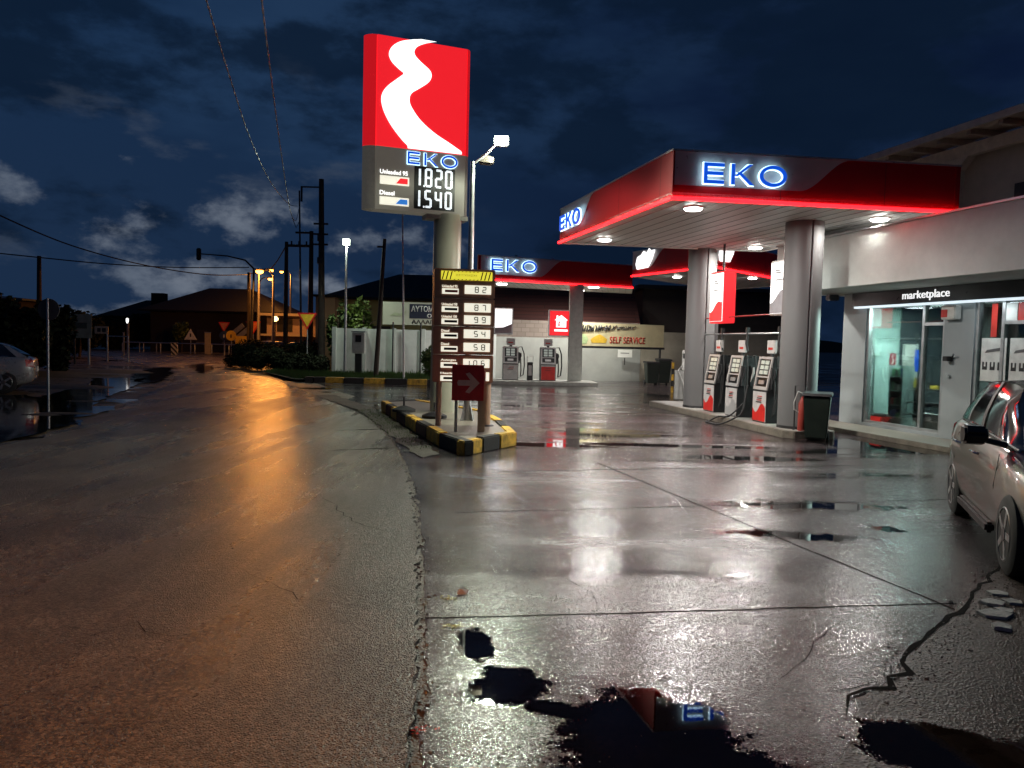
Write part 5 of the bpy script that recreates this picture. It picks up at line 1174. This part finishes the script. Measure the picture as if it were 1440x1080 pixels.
# ------------------------------------------------------------------ houses and skyline
def house(label, x0, x1, Y, dpt, zw, ridge, wm, rm, cat='house', wins=(), name='house', eave=.5, group=None):
    t = thing(name, label, cat, ((x0+x1)/2, Y, 0), 0, group); w2_ = (x1-x0)/2
    MB().box(-w2_, w2_, 0, dpt, 0, zw).build('wall', wm, t)
    e = eave; rx = w2_*.35
    MB().add([(-w2_-e, -e, zw), (w2_+e, -e, zw), (w2_+e, dpt+e, zw), (-w2_-e, dpt+e, zw), (-rx, dpt/2, ridge), (rx, dpt/2, ridge), (-w2_-e, -e, zw-.12), (w2_+e, -e, zw-.12), (w2_+e, dpt+e, zw-.12), (-w2_-e, dpt+e, zw-.12)],
             [(0, 1, 5, 4), (1, 2, 5), (2, 3, 4, 5), (3, 0, 4), (0, 1, 7, 6), (1, 2, 8, 7), (2, 3, 9, 8), (3, 0, 6, 9), (6, 7, 8, 9)]).build('roof', rm, t)
    for (a_, b_, c_, d_) in wins:
        f = MB().box(a_, b_, -.05, -.003, c_, d_).build('window', mat('dark shutters', (.04, .03, .025), .6), t); MB().box(a_-.06, b_+.06, -.09, -.003, c_-.08, c_-.01).build('sill', mat('sill', (.3, .25, .2), .7), f)
    return t
rooft = mat('dark roof tiles', (.007, .005, .005), .8, 0, .3, 3, .5, 8)
orw = mat('ochre render', (.42, .24, .12), .85, 0, .15, 1)
a = PY(456, 500, 40); b = PY(640, 480, 40)
house('ochre house with dark hipped roof behind the white wall', a.x, b.x+2, 41.5, 10, PY(470, 415, 40).z, PY(560, 388, 44).z+.3, mat('yellow green render', (.36, .31, .12), .85, 0, .15, 1), rooft, wins=((-2.2, -1.2, 1.2, 2.4), (1.0, 2.0, 1.2, 2.4)))
a = PY(441, 500, 39); b = PY(468, 500, 39)
t = thing('orange_wall', 'narrow orange rendered wall end beside the tallest pole', 'wall', (a.x, 39.3, 0)); MB().box(0, b.x-a.x, 0, 1.6, 0, PY(455, 417, 39).z).build('wall', orw, t); MB().box(-.1, b.x-a.x+.1, -.1, 1.7, PY(455, 417, 39).z+.002, PY(455, 417, 39).z+.12).build('coping', rooft, t)
t = thing('pale_house', 'pale house with balcony seen between the poles', 'house', (PY(420, 500, 60).x, 60, 0)); 
MB().box(-2.5, 2.5, 0, 6, 0, 3.3).build('wall', mat('pinkish render', (.34, .26, .24), .85), t); rf_ = MB().box(-3, 3, -.8, 6.5, 3.305, 3.5).build('roof', mat('pale slab', (.35, .3, .26), .8), t)
MB().box(-2.6, 2.6, -1.2, -.003, 1.75, 1.9).build('balcony', mat('pale slab', (.35, .3, .26), .8), t); MB().box(-1.7, -.5, -.06, -.003, 2.1, 3.1).build('window', black, t); MB().box(.4, 1.4, -.06, -.003, .3, 1.5).build('window', black, t)
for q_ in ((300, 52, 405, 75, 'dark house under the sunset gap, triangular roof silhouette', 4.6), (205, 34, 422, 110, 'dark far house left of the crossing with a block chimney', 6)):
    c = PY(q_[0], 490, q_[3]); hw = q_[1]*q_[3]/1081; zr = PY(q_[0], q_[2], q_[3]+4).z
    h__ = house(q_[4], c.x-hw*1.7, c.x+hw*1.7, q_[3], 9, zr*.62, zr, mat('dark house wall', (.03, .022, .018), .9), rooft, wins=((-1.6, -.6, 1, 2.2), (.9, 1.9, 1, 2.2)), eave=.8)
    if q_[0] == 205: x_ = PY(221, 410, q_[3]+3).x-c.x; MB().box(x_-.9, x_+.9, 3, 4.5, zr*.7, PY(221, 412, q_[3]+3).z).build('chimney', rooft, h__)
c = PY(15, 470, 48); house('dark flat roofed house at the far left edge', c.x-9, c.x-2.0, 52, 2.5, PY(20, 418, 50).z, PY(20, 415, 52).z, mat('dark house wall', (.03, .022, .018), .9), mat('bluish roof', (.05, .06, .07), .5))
# hills and woods at the horizon
hill = MB(); rnd = random.Random(3); n = 90; prof = []
for i in range(n+1):
    x = -420+i*840/n; prof.append((x, 12+5*math.sin(x*.02)+3*math.sin(x*.07+1)+rnd.uniform(-.8, .8)+(9 if x > -60 else 0)*.3))
vs = [(x, 520, -1) for x, _ in prof]+[(x, 540, z) for x, z in prof]+[(x, 620, -1) for x, _ in prof]; m_ = n+1
hill.add(vs, [(i, i+1, m_+i+1, m_+i) for i in range(n)]+[(m_+i, m_+i+1, 2*m_+i+1, 2*m_+i) for i in range(n)])
tag(hill.build('hills', mat('hill scrub', (.02, .025, .015), .9, 0, .4, .05)), kind='structure')
def tr(name, label, px, py_base, py_top, Y, wpx, n_, size, seed, lm=leafd, trunk=True, group=None, lobes=9, cat='tree'):
    c = PY(px, py_base, Y); h_ = PY(px, py_top, Y).z; cr = wpx/2*Y/1081
    return tree(name, label, cat, c.x, Y, h_, cr, n_, size, seed, lm, group, trunk, lobes)
g = 'dark trees along the left roadside'
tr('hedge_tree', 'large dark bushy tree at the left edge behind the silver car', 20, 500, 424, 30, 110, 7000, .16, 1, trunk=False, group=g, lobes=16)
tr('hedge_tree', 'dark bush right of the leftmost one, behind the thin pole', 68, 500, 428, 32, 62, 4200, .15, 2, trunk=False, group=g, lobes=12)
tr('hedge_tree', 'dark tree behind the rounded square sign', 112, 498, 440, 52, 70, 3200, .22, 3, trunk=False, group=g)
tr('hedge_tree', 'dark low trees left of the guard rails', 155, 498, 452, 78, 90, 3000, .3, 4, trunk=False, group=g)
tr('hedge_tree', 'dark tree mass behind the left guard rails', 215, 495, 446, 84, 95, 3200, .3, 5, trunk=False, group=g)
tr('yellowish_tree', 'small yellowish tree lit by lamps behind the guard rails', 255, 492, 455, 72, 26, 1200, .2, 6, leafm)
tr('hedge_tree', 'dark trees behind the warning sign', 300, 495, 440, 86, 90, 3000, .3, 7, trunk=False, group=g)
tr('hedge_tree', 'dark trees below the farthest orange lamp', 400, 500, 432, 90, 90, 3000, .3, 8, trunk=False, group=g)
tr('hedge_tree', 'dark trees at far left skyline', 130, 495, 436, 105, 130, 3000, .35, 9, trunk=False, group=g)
tr('vine_bush', 'broad leaved green bush over the left part of white wall', 510, 470, 422, 35.6, 62, 1500, .17, 10, mat('bright leaves', (.10, .15, .03), .5, 0, .5, 3), trunk=False, cat='bush')
tr('vine_bush', 'darker green bush at the left end of the white wall', 474, 480, 424, 35.4, 34, 1500, .13, 12, leafm, trunk=False, cat='bush')
tr('shrub', 'small dark shrub beside the price board in front of the white wall', 603, 536, 488, 31, 26, 1600, .08, 13, leafm, trunk=False, cat='bush')
tr('palm_top', 'bare branched treetop above the far canopy', 722, 400, 350, 46, 10, 160, .12, 14)
hh = [(340, 508, 40), (362, 510, 38), (385, 513, 36.5), (408, 516, 35.5), (430, 520, 34.5), (450, 524, 34), (352, 500, 46), (395, 505, 41), (425, 508, 39)]
nm = ['nearest the road bend', 'second along the bend', 'third along the bend', 'before the parked car', 'at the yield sign post', 'at the orange wall foot', 'behind the bend rails', 'behind the middle of the row', 'behind the yield sign']
for k, (px, py, Y) in enumerate(hh):
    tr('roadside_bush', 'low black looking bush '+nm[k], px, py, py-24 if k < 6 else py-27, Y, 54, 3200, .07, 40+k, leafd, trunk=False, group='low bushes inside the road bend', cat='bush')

# ------------------------------------------------------------------ cars
def make_car(name, label, loc, rz, paint, L_=4.0, W=1.72, Hc=1.46, wb=2.4, group=None, hatch=True):
    t = thing(name, label, 'car', loc, rz, group); hw = W/2; fx, rx = wb/2+.02, -wb/2-.02; xr, xf = -L_/2, L_/2; wr = .315
    bodies = MB(); st_ = []
    #  x, halfwidth, z bottom, z top(belt/bonnet)
    S = [(xr, hw*.74, .42, .80), (xr+.06, hw*.86, .30, .93), (xr+.3, hw*.965, .22, 1.0), (rx, hw, .18, 1.0), (-.5, hw, .17, .985), (.3, hw, .17, .96), (.85, hw*.995, .17, .93), (fx-.15, hw*.985, .18, .90), (fx+.25, hw*.95, .2, .82), (xf-.16, hw*.82, .25, .70), (xf-.03, hw*.66, .32, .60), (xf, hw*.5, .38, .54)]
    ring = []
    for (x, w_, zb, zt) in S:
        hz2 = zt-zb; half = [(0, zb), (w_*.80, zb), (w_*.94, zb+.05), (w_*.985, zb+hz2*.30), (w_, zb+hz2*.58), (w_*.975, zb+hz2*.80), (w_*.93, zt-.045), (w_*.86, zt), (w_*.5, zt+.035), (0, zt+.045)]
        full = [(y, z) for y, z in half]+[(-y, z) for y, z in half[-2:0:-1]]; ring.append([(x, y, z) for y, z in full])
    n = len(ring[0]); bodies.add([p for r_ in ring for p in r_], [(i*n+k, i*n+(k+1) % n, (i+1)*n+(k+1) % n, (i+1)*n+k) for i in range(len(S)-1) for k in range(n)]+[tuple(range(n)), tuple(range((len(S)-1)*n, len(S)*n))])
    body = bodies.build('body', [paint, black], t, True)
    sub = body.modifiers.new('s', 'SUBSURF'); sub.levels = 2; sub.render_levels = 2
    cut = MB()
    for x in (fx, rx):
        for s in (-1, 1): cut.cyl((x, s*(hw-.26), wr), (x, s*(hw+.3), wr), wr+.055, n=40, mi=1)
    cutter = cut.build('cut', [paint, black]); bo = body.modifiers.new('b', 'BOOLEAN'); bo.operation = 'DIFFERENCE'; bo.object = cutter; bo.solver = 'EXACT'
    dg = bpy.context.evaluated_depsgraph_get(); dg.update(); me = bpy.data.meshes.new_from_object(body.evaluated_get(dg)); body.modifiers.clear(); body.data = me; bpy.data.objects.remove(cutter)
    me.polygons.foreach_set('use_smooth', [True]*len(me.polygons)); me.set_sharp_from_angle(angle=R(35))
    # greenhouse
    gb_ = [(1.18, .95), (-1.62, 1.0)]; top = [(.30, Hc-.06), (-1.15, Hc-.07)]; yb_, yt_ = hw*.86, hw*.66
    xs_b = [1.20, .75, .2, -.4, -1.0, -1.45, xr+.17]; xs_t = [.42, .28, -.02, -.45, -.95, -1.15, -1.32]; zt_ = [Hc-.10, Hc-.055, Hc-.03, Hc-.025, Hc-.05, Hc-.075, Hc-.13]
    gh = MB(); rr = []
    for i in range(7):
        xb_, xt_, z_ = xs_b[i], xs_t[i], zt_[i]; kb_ = .80 if i == 0 else (.88 if i == 6 else 1); zb0 = .93+.06*i/6
        pts = []
        for q in (0, .35, .7, 1): pts.append((xb_+(xt_-xb_)*q, (yb_+(yt_-yb_)*q+.03*math.sin(q*3.14))*kb_, zb0+(z_-zb0)*q))
        pts += [(xt_*.99, yt_*.55*kb_, z_+.025), (xt_*.99, 0, z_+.03)]
        rr.append(pts+[(x, -y, z) for x, y, z in pts[-2::-1]])
    n = len(rr[0]); gh.add([p for r_ in rr for p in r_], [(i*n+k, i*n+k+1, (i+1)*n+k+1, (i+1)*n+k) for i in range(6) for k in range(n-1)]+[tuple(range(n)), tuple(range(6*n, 7*n))])
    gh.build('window_glass', carglass, t, True)
    rp = MB()    # roof skin, 6 mm above the glass shell
    for i in range(1, 6):
        for k in range(3, n-4):
            q = [rr[i][k], rr[i][k+1], rr[i+1][k+1], rr[i+1][k]] if i < 6 else None
            rp.add([(a_[0], a_[1]*1.01, a_[2]+.008) for a_ in q], [(0, 1, 2, 3)])
    rp.build('roof', paint, t, True)
    def strip(i, f, wd, m, nm, s):
        def sp_(i_, q): i0 = min(5, int(i_)); fr = i_-i0; a_ = Vector(rr[i0][q]); b_ = Vector(rr[i0+1][q]); return a_.lerp(b_, fr)
        mb = MB(); vs = []
        for q in range(4):
            a_ = sp_(i-wd, q); b_ = sp_(i+wd, q)
            for p in (a_, b_): vs.append((p.x, s*(p.y+.010), p.z))
        mb.add(vs, [(2*k, 2*k+1, 2*k+3, 2*k+2) for k in range(3)]); mb.build(nm, m, t, True)
    for s in (-1, 1):
        strip(.35, 0, .22, paint, 'front_pillar', s); strip(3.0, 0, .10, black, 'door_pillar', s); strip(5.55, 0, .40, paint, 'rear_pillar', s)
        MB().tube([(x_, s*(yb_+.012+.0), z_) for x_, z_ in ((1.1, .95), (.5, .965), (-.4, .985), (-1.3, 1.0))], .012, 6).build('window_trim', chrome, t)
        # mirror
        mr_ = MB().prism([(.62, .93), (.80, .96), (.84, 1.04), (.78, 1.10), (.62, 1.10), (.58, 1.02)], s*(hw+.05), s*(hw+.22), 'xz').build('wing_mirror', black, t, True, bevel=.02); MB().tube([(.72, s*(hw-.1), .95), (.72, s*(hw+.08), .99)], .025, 6).build('mirror_arm', black, mr_)
        for xh in (.05, -.85): MB().tube([(xh-.09, s*(hw*.99), .80), (xh-.08, s*(hw+.03), .81), (xh+.08, s*(hw+.03), .81), (xh+.09, s*(hw*.99), .80)], .011, 6).build('door_handle', chrome, t, True)
        MB().box(-wb/2+.50, wb/2-.52, min(s*(hw-.06), s*(hw+.012)), max(s*(hw-.06), s*(hw+.012)), .20, .29).build('sill_trim', black, t, bevel=.02)
        for xd in (.78, -.35, -1.08): MB().tube([(xd, s*(hw*.955+.0), .40), (xd-.01, s*(hw*.985+.004), .62), (xd, s*(hw*.955), .88)], .0035, 4).build('door_gap', black, t)
        hl = MB().add([(xf-.50, s*(hw*.93), .70), (xf-.14, s*(hw*.80), .60), (xf-.12, s*(hw*.76), .50), (xf-.34, s*(hw*.90), .55), (xf-.42, s*(hw*.72), .74), (xf-.10, s*(hw*.60), .64), (xf-.05, s*(hw*.58), .52), (xf-.3, s*(hw*.6), .5)], [(0, 1, 2, 3), (4, 5, 6, 7), (0, 1, 5, 4), (1, 2, 6, 5), (2, 3, 7, 6), (3, 0, 4, 7)]).build('headlight', mat('headlight glass', (.5, .45, .4), .08, .5, coat=1), t, bevel=.01)
        MB().add([(xr+.03, s*hw*.78, .90), (xr+.22, s*(hw*.89), .92), (xr+.20, s*(hw*.92), .72), (xr+.01, s*hw*.80, .70), (xr+.1, s*hw*.6, .96), (xr+.3, s*hw*.7, .97), (xr+.25, s*hw*.7, .72), (xr+.08, s*hw*.6, .7)], [(0, 1, 2, 3), (4, 5, 6, 7), (0, 1, 5, 4), (1, 2, 6, 5), (2, 3, 7, 6), (3, 0, 4, 7)]).build('tail_light', mat('tail light glass', (.4, .02, .02), .1, coat=1), t, bevel=.01)
        for x in (fx, rx):
            wl_ = MB().add([], []); yo, yi = s*(hw-.01), s*(hw-.21)
            m_ = Matrix.Translation((x, 0, wr)) @ Matrix.Rotation(R(90), 4, 'X')
            prof = [(.17, -.10), (wr-.04, -.10), (wr-.005, -.08), (wr, -.05), (wr, .05), (wr-.005, .08), (wr-.04, .10), (.17, .10)]
            ty = MB().lathe(prof, 36); ty.v = [m_ @ (v+Vector((0, 0, -s*(hw-.115)))) for v in ty.v]; wo = ty.build('wheel', rubber, t, True)
            ri = MB().lathe([(.2, -.02), (.215, .02), (.20, .028), (.19, .0), (.06, .0), (.055, .03), (.01, .032)], 30)
            ri.v = [m_ @ (Vector((v.x, v.y, -s*(v.z+hw-.115+.078)))) for v in ri.v]; ri.build('rim', mat('dark alloy', (.16, .16, .16), .35, .8), wo, True)
            sp2_ = MB()
            for k in range(5):
                a_ = k*1.2566; mm = m_ @ Matrix.Rotation(a_, 4, 'Z'); z0_, z1_ = sorted((-s*(hw-.115+.079), -s*(hw-.115+.104)))
                sp2_.box(.04, .2, -.025, .025, z0_, z1_, m=mm)
            sp2_.build('spoke', metal, wo)
    MB().box(xf-.06, xf+.0, -.36, .36, .38, .50).build('grille', black, t, bevel=.01); MB().box(xr-.015, xr+.03, -.26, .26, .58, .70).build('number_plate', white_paint, t)
    return t
rw, fw = Vector((4.72, 8.05)), Vector((3.86, 5.85)); hd_ = (fw-rw).normalized(); rt = Vector((hd_.y, -hd_.x)); mid = (rw+fw)/2; cc = mid-rt*.80
make_car('parked_car', 'pale beige car parked facing the viewer at the right edge', (cc.x, cc.y, .006), math.atan2(hd_.y, hd_.x), paint_beige, wb=(fw-rw).length)
q = PY(34, 540, 20.6); lc = make_car('parked_car', 'old silver hatchback at the left edge beyond the puddle, tail towards the road', (q.x-1.75, 20.4, .006), R(207), paint_silver, L_=3.8, W=1.62, Hc=1.38, wb=2.35)
for px, Y, lb_, r_ in ((388, 50, 'dark parked car catching lamp light behind the roadside bushes', 20), (437, 47, 'dark parked car half hidden beside the yield sign', 10)):
    q = PY(px, 500, Y); c_ = copy_tree(lc); c_.location = (q.x, Y, .02); c_.rotation_euler = (0, 0, R(r_)); c_['label'] = lb_; c_['group'] = 'dark cars behind the roadside bushes'
    for ch in [x for x in C.objects if x.parent == c_]:
        if ch.name.startswith(('body', 'roof', 'front_pillar', 'rear_pillar')): ch.data = ch.data.copy(); ch.data.materials[0] = paint_dark
# litter in the foreground
q = xy(648, 838); lt_ = tag(MB().add([(q[0]-.03, q[1], .009), (q[0]+.04, q[1]+.01, .008), (q[0]+.05, q[1]+.06, .022), (q[0]-.02, q[1]+.05, .03), (q[0]+.0, q[1]+.03, .04)], [(0, 1, 4), (1, 2, 4), (2, 3, 4), (3, 0, 4)]).build('paper_scrap', white_paint), 'crumpled white scrap on the wet forecourt near the road edge', 'litter')
for px, py, m_, lb_ in ((632, 843, mat('yellow leaf', (.5, .42, .03), .6), 'yellow stain of leaves beside the white scrap'), (638, 882, mat('yellow leaf', (.5, .42, .03), .6), 'smaller yellow leaf patch nearer the viewer'), (592, 1030, inkred, 'small red litter at the road edge')):
    mb = MB(); r_ = random.Random(px); q = xy(px, py)
    for k in range(26):
        x, y = q[0]+r_.gauss(0, .035), q[1]+r_.gauss(0, .02); s = r_.uniform(.003, .010); mb.add([(x-s, y, .010), (x, y-s, .010+r_.uniform(0, .006)), (x+s, y, .011), (x, y+s, .012)], [(0, 1, 2, 3)])
    tag(mb.build('leaf_litter', m_), lb_, 'litter', kind='stuff')
rk = random.Random(88)
for k, (px, py) in enumerate(((1405, 838), (1412, 862), (1398, 868), (1408, 886), (1425, 850), (1396, 852))):
    x, y = xy(px, py); n = 5; r = rk.uniform(.06, .11)
    base = [(x+r*math.cos(a*2*math.pi/n)*rk.uniform(.7, 1.2), y+r*math.sin(a*2*math.pi/n)*rk.uniform(.6, 1)) for a in range(n)]
    tag(MB().prism(base, .0, .02+rk.uniform(.004, .014)).build('stone_slab', mat('pale stone', (.42, .41, .38), .7, 0, .4, 20, .5, 60), bevel=.002), 'broken pale stone slab piece by the front wheel of the beige car, '+('nearest the wheel', 'right middle', 'left middle', 'nearest the viewer', 'rightmost', 'leftmost')[k], 'stone', 'stone slab pieces by the front wheel')
